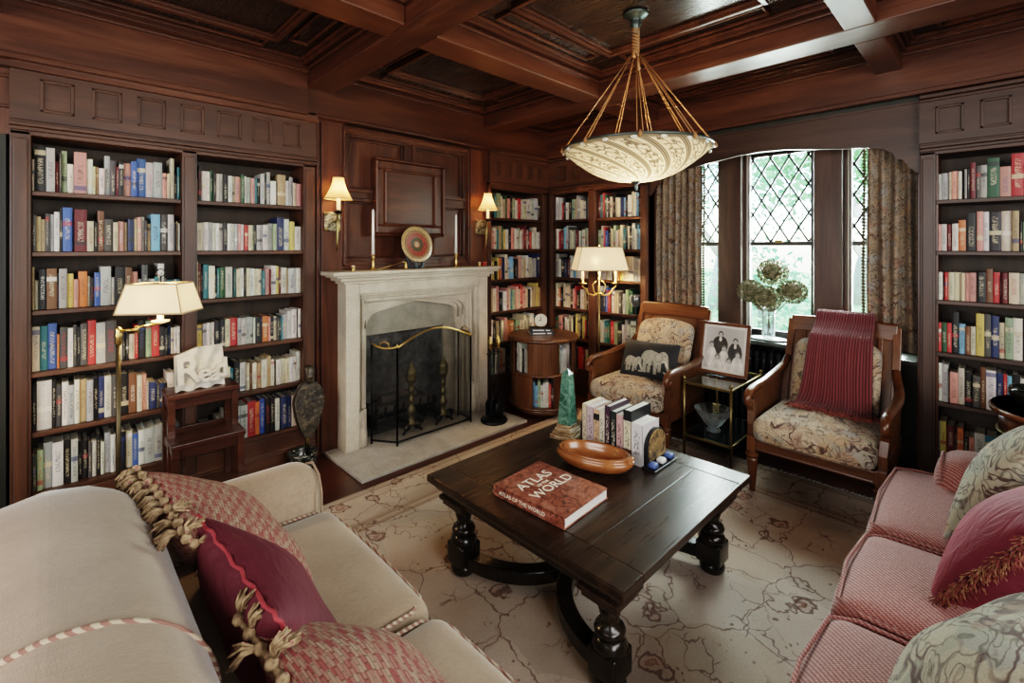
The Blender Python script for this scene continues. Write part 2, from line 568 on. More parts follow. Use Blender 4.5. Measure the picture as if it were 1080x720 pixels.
def check_mat():
    t = NT('red_cream_check_weave')
    v = t.coord('UV', (20, 36, 1))
    br = t.n('TexBrick', {'Vector': v, 'Color1': (.26, .060, .058, 1), 'Color2': (.38, .285, .20, 1), 'Mortar': (.10, .05, .035, 1), 'Scale': 1.0, 'Mortar Size': .06, 'Brick Width': .9, 'Row Height': .55, 'Bias': -.15}, offset=.5)
    ch = t.n('TexChecker', {'Vector': v, 'Scale': 1.0, 'Color1': (.28, .068, .066, 1), 'Color2': (.37, .28, .20, 1)})
    c = t.mix(.35, br.outputs[0], ch.outputs[0])
    n3 = t.noise(t.coord('UV', (200, 200, 1)), 1, 2)
    c = t.mix(.4, c, t.ramp(n3, [(.3, (.5, .5, .5)), (.7, (1.2, 1.2, 1.2))]), 'MULTIPLY')
    return t.done(t.bsdf(color=c, rough=.9, normal=t.bump(br.outputs['Fac'], .4, -.004)))


CHECK = check_mat()


def strands(name, cols):
    t = NT(name)
    nz = t.noise(t.coord('Object'), 55, 2)
    return t.done(t.bsdf(color=t.ramp(nz, cols), rough=.9))


TASSEL = strands('tan_tassel_yarn', [(.3, (.10, .06, .03)), (.5, (.27, .185, .105)), (.62, (.34, .25, .155)), (.7, (.30, .11, .10))])
FRINGE_R = strands('red_gold_fringe', [(.3, (.09, .010, .018)), (.5, (.22, .06, .045)), (.65, (.32, .19, .10)), (.75, (.20, .03, .035))])
FRINGE_D = strands('dark_ball_fringe', [(.3, (.03, .028, .018)), (.6, (.10, .085, .045)), (.75, (.22, .18, .12))])


def cord_mat():
    t = NT('twisted_cord')
    w1 = t.n('TexWave', {'Vector': t.coord('Object', rot=(R(35), R(35), R(35))), 'Scale': 26.0}, wave_type='BANDS').outputs[0]
    return t.done(t.bsdf(color=t.ramp(w1, [(.40, (.24, .12, .095)), (.60, (.44, .36, .27))]), rough=.8))


CORD = cord_mat()


def throw_mat():
    t = NT('wine_chenille_throw')
    uv = t.coord('UV', (7.5, 1, 1))
    w1 = t.n('TexWave', {'Vector': uv, 'Scale': 1.0 / 1.0, 'Distortion': .2}, wave_type='BANDS').outputs[0]
    n1 = t.noise(t.coord('UV', (30, 70, 1)), 3, 3, .7)
    f = t.math('ADD', t.math('MULTIPLY', w1, .38), t.math('MULTIPLY', n1, .55))
    c = t.ramp(f, [(.18, (.030, .007, .009)), (.45, (.115, .022, .026)), (.75, (.24, .065, .062))])
    return t.done(t.bsdf(color=c, rough=.9, sheen=.08, normal=t.bump(f, .7, .01)))


THROW = throw_mat()


def rug_mat():
    t = NT('oushak_rug')
    v = t.coord('Object')
    nz = t.noise(v, 3.2, 3, .5, out='Color')
    vv = t.n('MixRGB', {'Fac': .13, 'Color1': v, 'Color2': nz}).outputs[0]
    nz2 = t.noise(v, 14, 2, out='Color')
    vv2 = t.n('MixRGB', {'Fac': .06, 'Color1': vv, 'Color2': nz2}).outputs[0]
    vor = t.n('TexVoronoi', {'Vector': vv2, 'Scale': 3.1}, feature='DISTANCE_TO_EDGE').outputs['Distance']
    vor2 = t.n('TexVoronoi', {'Vector': vv2, 'Scale': 10.0}, feature='DISTANCE_TO_EDGE').outputs['Distance']
    cell = t.n('TexVoronoi', {'Vector': vv, 'Scale': 3.1})
    big = t.noise(v, 1.4, 3)
    c = t.ramp(big, [(.35, (.42, .345, .285)), (.5, (.54, .46, .395)), (.68, (.64, .565, .50))])
    cc = t.n('SeparateColor', {'Color': cell.outputs['Color']}).outputs[1]
    c = t.mix(.55, c, t.ramp(cc, [(0, (.72, .68, .64)), (.45, (.95, .92, .88)), (.75, (.86, .76, .66)), (.9, (1.08, 1.06, 1.02))], 'CONSTANT'), 'MULTIPLY')
    line = (.14, .072, .058, 1)
    c = t.mix(t.ramp(vor, [(.003, (.85, .85, .85)), (.009, (0, 0, 0))]), c, line)
    # flower heads and buds strung along the vines
    fl_ = t.n('TexVoronoi', {'Vector': vv2, 'Scale': 6.5, 'Randomness': .8})
    fd = fl_.outputs['Distance']
    fsel = t.math('GREATER_THAN', t.n('SeparateColor', {'Color': fl_.outputs['Color']}).outputs[0], .58)
    wav = t.math('MULTIPLY_ADD', t.noise(v, 30, 2), .16, -.08)
    ring = t.ramp(t.math('ABSOLUTE', t.math('SUBTRACT', t.math('ADD', fd, wav), .24)), [(.018, (.85, .85, .85)), (.045, (0, 0, 0))])
    ring2 = t.ramp(t.math('ABSOLUTE', t.math('SUBTRACT', t.math('ADD', fd, wav), .10)), [(.02, (.75, .75, .75)), (.045, (0, 0, 0))])
    c = t.mix(t.math('MULTIPLY', fsel, t.math('MAXIMUM', ring, ring2)), c, line)
    c = t.mix(t.math('MULTIPLY', t.math('MULTIPLY', fsel, t.math('LESS_THAN', fd, .2)), .35), c, (.40, .21, .16, 1))
    msk = t.ramp(t.noise(v, 4.5, 1), [(.52, (0, 0, 0)), (.60, (1, 1, 1))])
    small = t.ramp(vor2, [(.012, (.7, .7, .7)), (.030, (0, 0, 0))])
    c = t.mix(t.math('MULTIPLY', msk, small), c, line)
    dots = t.n('TexVoronoi', {'Vector': vv, 'Scale': 34.0}).outputs['Distance']
    dm = t.ramp(t.noise(v, 6, 1), [(.56, (0, 0, 0)), (.60, (1, 1, 1))])
    c = t.mix(t.math('MULTIPLY', t.ramp(dots, [(.16, (.75, .75, .75)), (.22, (0, 0, 0))]), dm), c, line)
    # border bands, measured in the rug's own frame (Generated 0..1)
    g = t.n('SeparateXYZ', {'Vector': t.n('TexCoord').outputs['Generated']})
    ex = t.math('MULTIPLY', t.math('SUBTRACT', .5, t.math('ABSOLUTE', t.math('SUBTRACT', g.outputs[0], .5))), 4.4)
    ey = t.math('MULTIPLY', t.math('SUBTRACT', .5, t.math('ABSOLUTE', t.math('SUBTRACT', g.outputs[1], .5))), 4.0)
    e = t.math('MINIMUM', ex, ey)
    band = t.ramp(t.math('MULTIPLY', e, 1.0), [(0, (.52, .47, .42)), (.03, (.8, .75, .7)), (.05, (.5, .43, .37)), (.062, (.92, .86, .8)), (.16, (.86, .80, .74)),
                                              (.30, (.80, .74, .68)), (.345, (.55, .43, .37)), (.36, (.9, .84, .78)), (.395, (.58, .45, .39)), (.41, (1, 1, 1))])
    c = t.mix(.9, c, band, 'MULTIPLY')
    fine = t.noise(t.coord('Object', (1, 3, 1)), 200, 2)
    c = t.mix(.45, c, t.ramp(fine, [(.3, (.6, .6, .6)), (.7, (1.2, 1.2, 1.2))]), 'MULTIPLY')
    return t.done(t.bsdf(color=c, rough=.95, normal=t.bump(fine, .3, .003)))


RUG = rug_mat()
RUGFR = plain('rug_fringe', (.36, .32, .27), .9, var=.2)


def mesh_screen():
    t = NT('fire_screen_mesh')
    tr = t.n('BsdfTransparent', {'Color': (1, 1, 1, 1)}).outputs[0]
    d = t.bsdf(color=(.012, .013, .013), rough=.5, metal=.4)
    return t.done(t.n('MixShader', {0: .38, 1: tr, 2: d}).outputs[0])


SCREENMESH = mesh_screen()


def fortuny_mat():
    """printed silk of the pendant: warm cream panels with grey-brown print, UV u = around, v = rim..centre"""
    t = NT('printed_silk')
    uv = t.coord('UV')
    s = t.n('SeparateXYZ', {'Vector': uv})
    U, V_ = s.outputs[0], s.outputs[1]
    tw = t.math('ADD', t.math('MULTIPLY', U, 12.0), t.math('MULTIPLY', t.math('POWER', V_, .8), -2.6))
    fr = t.math('FRACT', tw)
    edge = t.math('ABSOLUTE', t.math('SUBTRACT', fr, .5))
    lobe = t.ramp(edge, [(.37, (0, 0, 0)), (.39, (1, 1, 1)), (.43, (1, 1, 1)), (.445, (.35, .35, .35)), (.475, (1, 1, 1))])
    vv = t.n('CombineXYZ', {0: t.math('MULTIPLY', fr, 3.2), 1: t.math('MULTIPLY', V_, 9.0), 2: t.math('FLOOR', tw)})
    w = t.n('TexVoronoi', {'Vector': vv, 'Scale': 1.3}, feature='DISTANCE_TO_EDGE').outputs['Distance']
    n = t.noise(vv, 2.4, 3, .6)
    pr = t.math('MAXIMUM', t.ramp(w, [(.04, (.9, .9, .9)), (.11, (0, 0, 0))]), t.ramp(n, [(.56, (0, 0, 0)), (.60, (1, 1, 1))]))
    pr = t.math('MULTIPLY', pr, t.ramp(edge, [(.26, (1, 1, 1)), (.33, (0, 0, 0))]))
    rim = t.ramp(V_, [(.035, (1, 1, 1)), (.06, (0, 0, 0))])
    dk = t.math('MAXIMUM', t.math('MULTIPLY', lobe, .85), t.math('MULTIPLY', pr, .85))
    dk = t.math('MAXIMUM', dk, t.math('MULTIPLY', rim, .75))
    c = t.mix(dk, (.62, .55, .42, 1), (.04, .032, .026, 1))
    d = t.n('BsdfDiffuse', {'Color': c}).outputs[0]
    tl = t.n('BsdfTranslucent', {'Color': c}).outputs[0]
    m = t.n('MixShader', {0: .5, 1: d, 2: tl}).outputs[0]
    glow = t.ramp(V_, [(.05, (.04, .04, .04)), (.45, (.14, .14, .14)), (.9, (.24, .24, .24))])
    e = t.n('Emission', {'Color': t.mix(1, c, (1.0, .84, .58, 1), 'MULTIPLY'), 'Strength': t.math('MULTIPLY', glow, .75)}).outputs[0]
    return t.done(t.n('AddShader', {0: m, 1: e}).outputs[0])


SILK = fortuny_mat()
ROPE = plain('gold_silk_cord', (.26, .125, .045), .6, var=.2)


def book_mat(name, attr):
    """cloth and paper covers: colour from the object (or a colour attribute in the massed books), spine lettering from UV"""
    t = NT(name)
    if attr:
        a = t.n('Attribute'); a.attribute_name = 'Col'
        base = a.outputs['Color']; rnd = a.outputs['Alpha']
    else:
        oi = t.n('ObjectInfo'); base = oi.outputs['Color']; rnd = oi.outputs['Random']
    s = t.n('SeparateXYZ', {'Vector': t.n('UVMap').outputs[0]})
    u, v = s.outputs[0], s.outputs[1]
    lum = t.n('RGBToBW', {'Color': base}).outputs[0]
    ink = t.ramp(lum, [(.18, (.62, .55, .40)), (.24, (.05, .04, .04))], 'CONSTANT')
    ink2 = t.ramp(t.math('FRACT', t.math('MULTIPLY', rnd, 17.3)), [(0, (.60, .52, .35)), (.35, (.34, .05, .05)), (.55, (.04, .06, .16)), (.75, (.03, .03, .03)), (.9, (.7, .68, .62))], 'CONSTANT')
    inkc = t.mix(t.math('GREATER_THAN', t.math('FRACT', t.math('MULTIPLY', rnd, 7.7)), .72), ink, ink2)
    seedv = t.n('CombineXYZ', {0: t.math('MULTIPLY', u, 3.0), 1: t.math('MULTIPLY', v, 64.0), 2: t.math('MULTIPLY', rnd, 91.0)})
    tx = t.ramp(t.noise(seedv, 1.0, 2, .7), [(.50, (0, 0, 0)), (.56, (1, 1, 1))])
    inu = t.math('LESS_THAN', t.math('ABSOLUTE', t.math('SUBTRACT', u, .5)), .24)
    lo = t.math('MULTIPLY_ADD', t.math('FRACT', t.math('MULTIPLY', rnd, 3.1)), .22, .12)
    hi = t.math('MULTIPLY_ADD', t.math('FRACT', t.math('MULTIPLY', rnd, 5.3)), .25, .64)
    inv = t.math('MULTIPLY', t.math('GREATER_THAN', v, lo), t.math('LESS_THAN', v, hi))
    tx = t.math('MULTIPLY', t.math('MULTIPLY', tx, inu), inv)
    # a band of another colour on some spines
    r2 = t.math('FRACT', t.math('MULTIPLY', rnd, 23.7))
    bpos = t.math('MULTIPLY_ADD', t.math('FRACT', t.math('MULTIPLY', rnd, 13.9)), .8, .1)
    band = t.math('MULTIPLY', t.math('LESS_THAN', t.math('ABSOLUTE', t.math('SUBTRACT', v, bpos)), .055), t.math('GREATER_THAN', r2, .6))
    c = t.mix(t.math('MULTIPLY', band, .75), base, ink2)
    c = t.mix(t.math('MULTIPLY', tx, .70), c, inkc)
    wear = t.noise(t.coord('Object'), 25, 3)
    c = t.mix(.35, c, t.ramp(wear, [(.3, (.6, .58, .55)), (.7, (1.1, 1.1, 1.1))]), 'MULTIPLY')
    return t.done(t.bsdf(color=c, rough=.45, spec=.4))


BOOK = book_mat('book_cover', False)
BOOKS_STUFF = book_mat('book_cover_massed', True)
PAPER = plain('book_pages', (.50, .45, .36), .9, var=.15, scale=60)
BLACKP = plain('black_paint', (.01, .01, .012), .35)
# ---------------------------------------------------------------- camera
cam = bpy.data.cameras.new('camera'); CAM = bpy.data.objects.new('camera', cam); COL.objects.link(CAM)
CAM.location = (0, 0, 1.55); CAM.rotation_euler = (R(90), 0, R(-44.26))
cam.sensor_width = 36; cam.lens = 36 * 497 / 1080; cam.shift_y = -100 / 1080; cam.clip_start = .05
sc.camera = CAM
YB, XR = 3.48, 3.95            # faces of the cases on the fireplace wall and on the window wall
ZC = 2.87                      # ceiling panels


def wbox(mb, wall, u0, u1, d0, d1, z0, z1, mi=0):
    if wall == 'b': mb.box(u0, u1, YB + d0, YB + d1, z0, z1, mi)
    else: mb.box(XR + d0, XR + d1, u0, u1, z0, z1, mi)


def wx(wall):  # grain along the wall
    return 'x' if wall == 'b' else 'y'


# ---------------------------------------------------------------- shell
struct('floor', MB().box(-2.7, 4.5, -2.1, 3.9, -.06, 0), W_FLOOR)
struct('ceiling', MB().box(-2.7, 4.5, -2.1, 3.9, ZC, ZC + .08), W_CEIL)
m = MB()
m.box(-2.7, 4.5, 3.80, 3.9, 0, ZC)
struct('wall_back', m, WB['x'])
struct('wall_left', MB().box(-2.75, -2.65, -2.1, 3.9, 0, ZC), W['y'])
struct('wall_front', MB().box(-2.7, 4.5, -2.15, -2.05, 0, ZC), W['x'])
m = MB()                        # window wall with three openings
OP = [(.44, .80), (1.03, 1.54), (1.78, 2.16)]
HEAD, SILL = 2.36, .78
m.box(4.40, 4.52, -2.1, 3.9, 0, SILL); m.box(4.40, 4.52, -2.1, 3.9, HEAD, ZC)
ys = [-2.1] + [a for o in OP for a in o] + [3.9]
for i in range(0, len(ys), 2): m.box(4.40, 4.52, ys[i], ys[i + 1], SILL, HEAD)
struct('wall_right', m, W_WIN['z'], bevel=.004)
# posts that stand proud between the windows
for k, (a, b) in enumerate(((.82, 1.01), (1.56, 1.76))):
    struct('trim_%d' % (k + 1), MB().box(4.33, 4.40, a, b, SILL, 2.5), W_WIN['z'], bevel=.006)
# alcove returns and soffit
m = MB()
for y0, y1 in ((.25, .337), (2.25, 2.34)):
    m.box(3.97, 4.40, y0, y1, 0, 2.6)
for k, dx in enumerate((4.06, 4.16, 4.27)):
    m.box(dx, dx + .03, 2.225, 2.25, .1, 2.5); m.box(dx, dx + .03, .337, .36, .1, 2.5)
m.box(4.0, 4.40, .25, 2.34, 2.486, 2.6)
struct('trim_3', m, W['z'], bevel=.004)
# wainscot under the sill, sill board
m = MB()
m.box(4.385, 4.40, .34, 2.25, 0, .76); m.box(4.37, 4.39, .34, 2.25, .60, .76); m.box(4.37, 4.39, .34, 2.25, .0, .14)
for y in (.34, .76, 1.9, 2.19): m.box(4.37, 4.39, y, y + .07, .14, .6)
struct('baseboard_right', m, W_BLACK, bevel=.004)
struct('trim_4', MB().box(4.13, 4.42, .337, 2.25, .745, .78), plain('sill_paint', (.05, .055, .05), .22), bevel=.006)

# windows ------------------------------------------------------------------
FR = plain('sash_dark', (.022, .018, .016), .45)
TRACK = plain('sash_track', (.46, .45, .43), .4)
LEAD = plain('lead_came', (.014, .016, .017), .5, .3)
for k, (a, b) in enumerate(OP):
    w = thing('window_%d' % (k + 1), None, None, (4.45, (a + b) / 2, SILL), kind='structure')
    f = MB()
    zm = 1.575
    for (y0, y1) in ((a, a + .022), (b - .022, b)): f.box(4.425, 4.47, y0, y1, SILL, HEAD)
    f.box(4.425, 4.47, a, b, SILL, SILL + .05); f.box(4.425, 4.47, a, b, HEAD - .03, HEAD); f.box(4.42, 4.47, a, b, zm - .018, zm + .018)
    f.build('window_frame', FR, w, bevel=.003)
    if k < 2:
        MB().box(4.402, 4.424, b - .012, b - .001, SILL, HEAD).box(4.402, 4.424, b - .030, b - .020, SILL, HEAD).build('window_track', TRACK, w)
    else:
        MB().box(4.402, 4.424, b - .012, b - .001, SILL, HEAD).build('window_track', TRACK, w)
    MB().box(4.446, 4.449, a + .02, b - .02, SILL + .04, zm).box(4.446, 4.449, a + .02, b - .02, zm, HEAD - .02).build('window_pane', PANE, w)
    g = MB()                    # diamond leading of the upper sash
    ya, yb, za, zb = a + .02, b - .02, zm + .016, HEAD - .03
    px_, pz_ = .143, .240       # diamond width, height
    yc = (ya + yb) / 2
    for s in (-1, 1):
        for i in range(-14, 15):
            # line  (y-yc)/px_ + s*(z-za)/pz_ = i
            pts = []
            for z in (za, zb):
                pts.append((yc + px_ * (i - s * (z - za) / pz_ + .5), z))
            (y0, z0), (y1, z1) = pts
            t0, t1 = 0.0, 1.0
            dy = y1 - y0
            if abs(dy) > 1e-9:
                ta, tb = sorted(((ya - y0) / dy, (yb - y0) / dy)); t0 = max(t0, ta); t1 = min(t1, tb)
            if t1 - t0 > .01:
                g.bar((4.447, y0 + dy * t0, z0 + (z1 - z0) * t0), (4.447, y0 + dy * t1, z0 + (z1 - z0) * t1), .015, .012, up=(1, 0, 0))
    g.build('window_leading', LEAD, w)
    if k == 1:
        MB().box(4.41, 4.43, (a + b) / 2 - .03, (a + b) / 2 + .03, zm + .005, zm + .03).build('window_latch', BRASS_OLD, w)

# pelmet board with its arched lower edge ------------------------------------
yc = 1.295
prof = [(.337, 2.02), (.36, 2.03), (.395, 2.07), (.42, 2.115), (.455, 2.125), (.475, 2.165), (.52, 2.20), (.60, 2.222), (.75, 2.236), (.95, 2.262), (1.12, 2.285), (yc, 2.292)]
prof = prof + [(2 * yc - y, z) for y, z in reversed(prof[:-1])]
m = MB()
top = [(y, 2.485) for y, z in prof]
m.strip(top, prof, 3.975, 4.0, 'x')
m.box(3.965, 4.005, .337, 2.253, 2.470, 2.484)
struct('trim_90', MB().box(3.985, 4.001, .337, 2.25, 2.484, 2.56), W_BLACK)  # black strip standing in for the shade in the gap above the pelmet
struct('trim_5', m, W_WIN['y'])

# fascias under the coffers, crown strips ------------------------------------------
m = MB()
m.box(-2.7, 1.30, 3.40, 3.50, 2.50, ZC); m.box(-2.7, 1.30, 3.375, 3.42, 2.775, 2.80); m.box(-2.7, 1.30, 3.39, 3.48, 2.485, 2.515); m.box(-2.7, 1.38, 3.43, 3.5, 2.45, 2.487)
struct('trim_6', m, W['x'], bevel=.006)
m = MB()
m.box(1.30, 3.95, 3.455, 3.52, 2.515, ZC); m.box(1.30, 3.95, 3.43, 3.47, 2.79, 2.815); m.box(1.36, 3.95, 3.43, 3.52, 2.495, 2.52)
struct('trim_7', m, W['x'], bevel=.006)
m = MB()
m.box(3.915, 4.0, -2.1, 3.48, 2.525, ZC); m.box(3.89, 3.93, -2.1, 3.48, 2.77, 2.795); m.box(3.90, 3.95, -2.1, 3.48, 2.51, 2.54)
struct('trim_8', m, W['y'], bevel=.006)

# ceiling beams -------------------------------------------------------------------
XB = [(-2.05, -1.85), (-.38, -.18), (1.30, 1.50), (3.0, 3.24)]
YBM = [(-1.15, -1.0), (.42, .56), (2.12, 2.32)]
k = 9
for (a, b) in XB:
    m = MB().box(a, b, -2.1, 3.46, 2.69, ZC + .01)
    m.box(a - .025, b + .025, -2.1, 3.46, 2.79, 2.812)
    struct('trim_%d' % k, m, W['y'], bevel=.008); k += 1
xs = [-2.7] + [v for p in XB for v in p] + [3.92]
for (a, b) in YBM:
    m = MB()
    for i in range(0, len(xs), 2):
        m.box(xs[i], xs[i + 1], a, b, 2.69, ZC + .01); m.box(xs[i], xs[i + 1], a - .025, b + .025, 2.79, 2.812)
    struct('trim_%d' % k, m, W['x'], bevel=.008); k += 1


def frame_rect(mb, x0, x1, y0, y1, w, z0, z1):
    mb.box(x0, x1, y0, y0 + w, z0, z1); mb.box(x0, x1, y1 - w, y1, z0, z1)
    mb.box(x0, x0 + w, y0 + w, y1 - w, z0, z1); mb.box(x1 - w, x1, y0 + w, y1 - w, z0, z1)


ysb = [-2.05] + [v for p in YBM for v in p] + [3.44]
for i in range(0, len(xs), 2):
    for j in range(0, len(ysb), 2):
        x0, x1, y0, y1 = xs[i], xs[i + 1], ysb[j], ysb[j + 1]
        m = MB()
        frame_rect(m, x0, x1, y0, y1, .045, 2.825, ZC); frame_rect(m, x0 + .045, x1 - .045, y0 + .045, y1 - .045, .022, 2.848, ZC)
        ins = min(.28, .26 * (x1 - x0), .26 * (y1 - y0))
        a0, a1, b0, b1 = x0 + ins, x1 - ins, y0 + ins, y1 - ins
        frame_rect(m, a0, a1, b0, b1, .028, 2.835, ZC); frame_rect(m, a0 + .028, a1 - .028, b0 + .028, b1 - .028, .014, 2.852, ZC)
        g = .045
        if ins > .2:
            for (p0, p1, q0, q1) in ((x0 + .067 + g, a0 - g, b0 + .04, b1 - .04), (a1 + g, x1 - .067 - g, b0 + .04, b1 - .04)):
                if p1 - p0 > .05: frame_rect(m, p0, p1, q0, q1, .016, 2.850, ZC)
            for (p0, p1, q0, q1) in ((a0 + .04, a1 - .04, y0 + .067 + g, b0 - g), (a0 + .04, a1 - .04, b1 + g, y1 - .067 - g)):
                if q1 - q0 > .05: frame_rect(m, p0, p1, q0, q1, .016, 2.850, ZC)
        struct('trim_%d' % k, m, W['x'], bevel=.004); k += 1

# overmantel panelling ---------------------------------------------------------------
om = thing('trim_%d' % k, None, None, (2.2, 3.5, 0), kind='structure'); k += 1
MB().box(1.385, 1.60, 3.51, 3.80, 0, 2.5).box(2.86, 3.075, 3.51, 3.80, 0, 2.5).box(1.60, 2.86, 3.55, 3.80, 1.30, 2.5).build('panel_back', W['z'], om)
m = MB()
for a, b in ((1.425, 1.585), (2.845, 3.0)): m.box(a, b, 3.488, 3.52, .0, 2.475)
m.box(1.385, 1.40, 3.47, 3.52, 0, 2.5); m.box(1.408, 1.418, 3.49, 3.52, .3, 2.45)
m.build('pilaster', W['z'], om, bevel=.005)
m = MB()
m.box(1.585, 2.845, 3.505, 3.55, 2.425, 2.475); m.box(1.585, 2.845, 3.505, 3.55, 1.37, 1.44)
m.box(1.585, 1.625, 3.505, 3.55, 1.44, 2.425); m.box(2.79, 2.845, 3.505, 3.55, 1.44, 2.425)
m.box(1.60, 1.615, 3.49, 3.51, 1.40, 2.46); m.box(2.812, 2.828, 3.475, 3.51, 1.40, 2.46); m.box(1.60, 2.828, 3.49, 3.51, 2.445, 2.46); m.box(1.60, 2.828, 3.49, 3.51, 1.40, 1.415)
m.build('panel_frame', W['x'], om, bevel=.004)
cx_, cz_ = 2.195, 1.955
m = MB()
m.box(cx_ - .035, cx_ + .035, 3.515, 3.55, 2.26, 2.425); m.box(cx_ - .035, cx_ + .035, 3.515, 3.55, 1.44, 1.65)
m.box(1.625, 1.87, 3.515, 3.55, cz_ - .03, cz_ + .03); m.box(2.52, 2.79, 3.515, 3.55, cz_ - .03, cz_ + .03)
m.build('rail', W['x'], om, bevel=.004)
m = MB()                         # mouldings around the four corner panels
def vframe(mb, x0, x1, z0, z1, w, y0, y1):
    mb.box(x0, x1, y0, y1, z0, z0 + w); mb.box(x0, x1, y0, y1, z1 - w, z1); mb.box(x0, x0 + w, y0, y1, z0 + w, z1 - w); mb.box(x1 - w, x1, y0, y1, z0 + w, z1 - w)
for x0, x1 in ((1.625, cx_ - .035), (cx_ + .035, 2.79)):
    for z0, z1 in ((1.44, cz_ - .03), (cz_ + .03, 2.425)):
        vframe(m, x0 - .006, x1 + .006, z0 - .006, z1 + .006, .026, 3.500, 3.55); vframe(m, x0 + .02, x1 - .02, z0 + .02, z1 - .02, .016, 3.528, 3.55)
m.build('panel_moulding', W['z'], om, bevel=.004)
m = MB()
vframe(m, 1.855, 2.535, 1.635, 2.275, .022, 3.462, 3.55); vframe(m, 1.877, 2.513, 1.657, 2.253, .068, 3.485, 3.55); vframe(m, 1.94, 2.45, 1.72, 2.19, .022, 3.470, 3.55)
m.build('centre_frame', W['z'], om, bevel=.012)
MB().box(1.90, 2.49, 3.493, 3.55, 1.68, 2.23).build('centre_panel', W['x'], om)

# dark doorway at the end of the fireplace wall -----------------------------------------
d = thing('door_1', None, None, (-.6, 3.5, 0), kind='structure')
MB().box(-1.12, -.17, 3.50, 3.54, 0, 2.12).build('door_leaf', W_BLACK, d)
m = MB()
for a, b in ((-1.0, -.68), (-.60, -.28)):
    for z0, z1 in ((.2, .9), (1.0, 2.0)): vframe(m, a, b, z0, z1, .03, 3.485, 3.50)
m.build('door_panel', W_BLACK, d, bevel=.004)
m = MB(); m.lathe([(.0, -.03), (.02, -.03), (.024, -.012), (.012, 0), (.012, .02)], n=12, M=Matrix.Translation((-.26, 3.49, 1.0)) @ Matrix.Rotation(R(90), 4, 'X'))
m.build('door_handle', BRASS_OLD, d)
struct('trim_%d' % k, MB().box(-2.7, -1.12, 3.49, 3.8, 0, 2.2).box(-2.7, -.157, 3.49, 3.8, 2.12, 2.5), W['z']); k += 1

# ---------------------------------------------------------------- bookcases
SHELF = [1.815, 1.497, 1.19, .866, .553, .235]      # undersides of the shelves
TH = .026
OPEN_TOP = 2.125


def bookcase(wall, u0, u1, stiles, label, depth=.29, org=None, mats=None, frieze=True, panels=(), pitch=None, fz=(2.19, 2.49), flip=False):
    """stiles: list of (a, b) uprights, first and last are the outer ones"""
    mt = mats or WB
    u = wx(wall)
    loc = ((u0 + u1) / 2, YB, 0) if wall == 'b' else (XR, (u0 + u1) / 2, 0)
    t = thing('bookcase', label, 'bookcase', loc)
    m = MB(); wbox(m, wall, u0, u1, depth - .02, depth, 0, 2.3); m.build('back_panel', W_BACK, t)
    for (a, b) in stiles:
        m = MB(); wbox(m, wall, a, b, 0, depth, 0, OPEN_TOP + .02); wbox(m, wall, a + .012, b - .012, -.008, 0, .2, OPEN_TOP - .02)
        m.build('upright', mt['z'], t, bevel=.004)
    for i in range(len(stiles) - 1):
        a, b = stiles[i][1], stiles[i + 1][0]
        for z in SHELF:
            m = MB(); wbox(m, wall, a, b, .012, depth - .02, z, z + TH); m.build('shelf', mt[u], t, bevel=.004)
    m = MB(); wbox(m, wall, u0, u1, .004, .03, 0, SHELF[-1]); wbox(m, wall, u0, u1, -.012, .02, 0, .12); wbox(m, wall, u0, u1, -.006, .02, .12, .135)
    m.build('plinth', mt[u], t, bevel=.004)
    m = MB(); wbox(m, wall, u0, u1, -.0, depth, OPEN_TOP, 2.16)
    wbox(m, wall, u0, u1, -.022, .0, 2.145, 2.165); wbox(m, wall, u0, u1, -.04, .0, 2.165, 2.185); wbox(m, wall, u0, u1, -.015, depth, 2.185, 2.20)
    m.build('header', mt[u], t, bevel=.004)
    if frieze:
        f = MB(); wbox(f, wall, u0, u1, -.02 + .012, depth, 2.20, 2.49); 
        fo = f.build('frieze', mt[u], t)
        g = MB()
        def fr(a, b, z0, z1, w=.016):
            wbox(g, wall, a, b, -.02, .0, z0, z0 + w); wbox(g, wall, a, b, -.02, .0, z1 - w, z1)
            wbox(g, wall, a, a + w, -.02, .0, z0, z1); wbox(g, wall, b - w, b, -.02, .0, z0, z1)
        for (a, b) in panels: fr(a, b, 2.25, 2.42)
        # flat stiles and rails between the sunk panels
        us = [u0] + [v for p in panels for v in p] + [u1]
        h = MB()
        wbox(h, wall, u0, u1, -.018, 0, 2.42, 2.49); wbox(h, wall, u0, u1, -.018, 0, 2.20, 2.25)
        for i in range(0, len(us), 2): wbox(h, wall, us[i], us[i + 1], -.018, 0, 2.25, 2.42)
        h.build('frieze_rail', mt[u], fo)
        if panels: g.build('frieze_moulding', mt['z'], fo, bevel=.004)
    m = MB(); wbox(m, wall, u0, u1, -.05, .02, 2.475, 2.50); wbox(m, wall, u0, u1, -.03, .02, 2.455, 2.475)
    m.build('cornice', mt[u], t, bevel=.006)
    return t


PAN = [(-.048, .085), (.154, .283), (.35, .484), (.555, .683), (.75, .89), (.953, 1.076), (1.15, 1.272)]
bookcase('b', -.157, 1.38, [(-.157, -.08), (.567, .646), (1.294, 1.38)], 'tall built-in oak bookcase with two book-filled bays between doorway and fireplace', panels=PAN)
g = MB()
for a, b in ((-.25, -.113), (-.46, -.32), (-.67, -.53)): vframe(g, a, b, 2.25, 2.42, .016, 3.47, 3.49)
struct('trim_%d' % k, g, W['z'], bevel=.004); k += 1
pb = [(3.12 + .157 * i, 3.22 + .157 * i) for i in range(5)]
bookcase('b', 3.075, 3.945, [(3.075, 3.11), (3.87, 3.945)], 'single-bay oak bookcase in the far corner, beside the stone fireplace', panels=pb)
bookcase('r', 2.25, 3.478, [(2.25, 2.33), (2.84, 2.93), (3.41, 3.478)], 'two-bay oak bookcase in the far corner, beside the curtained window', panels=[(2.36 + .21 * i, 2.48 + .21 * i) for i in range(5)])
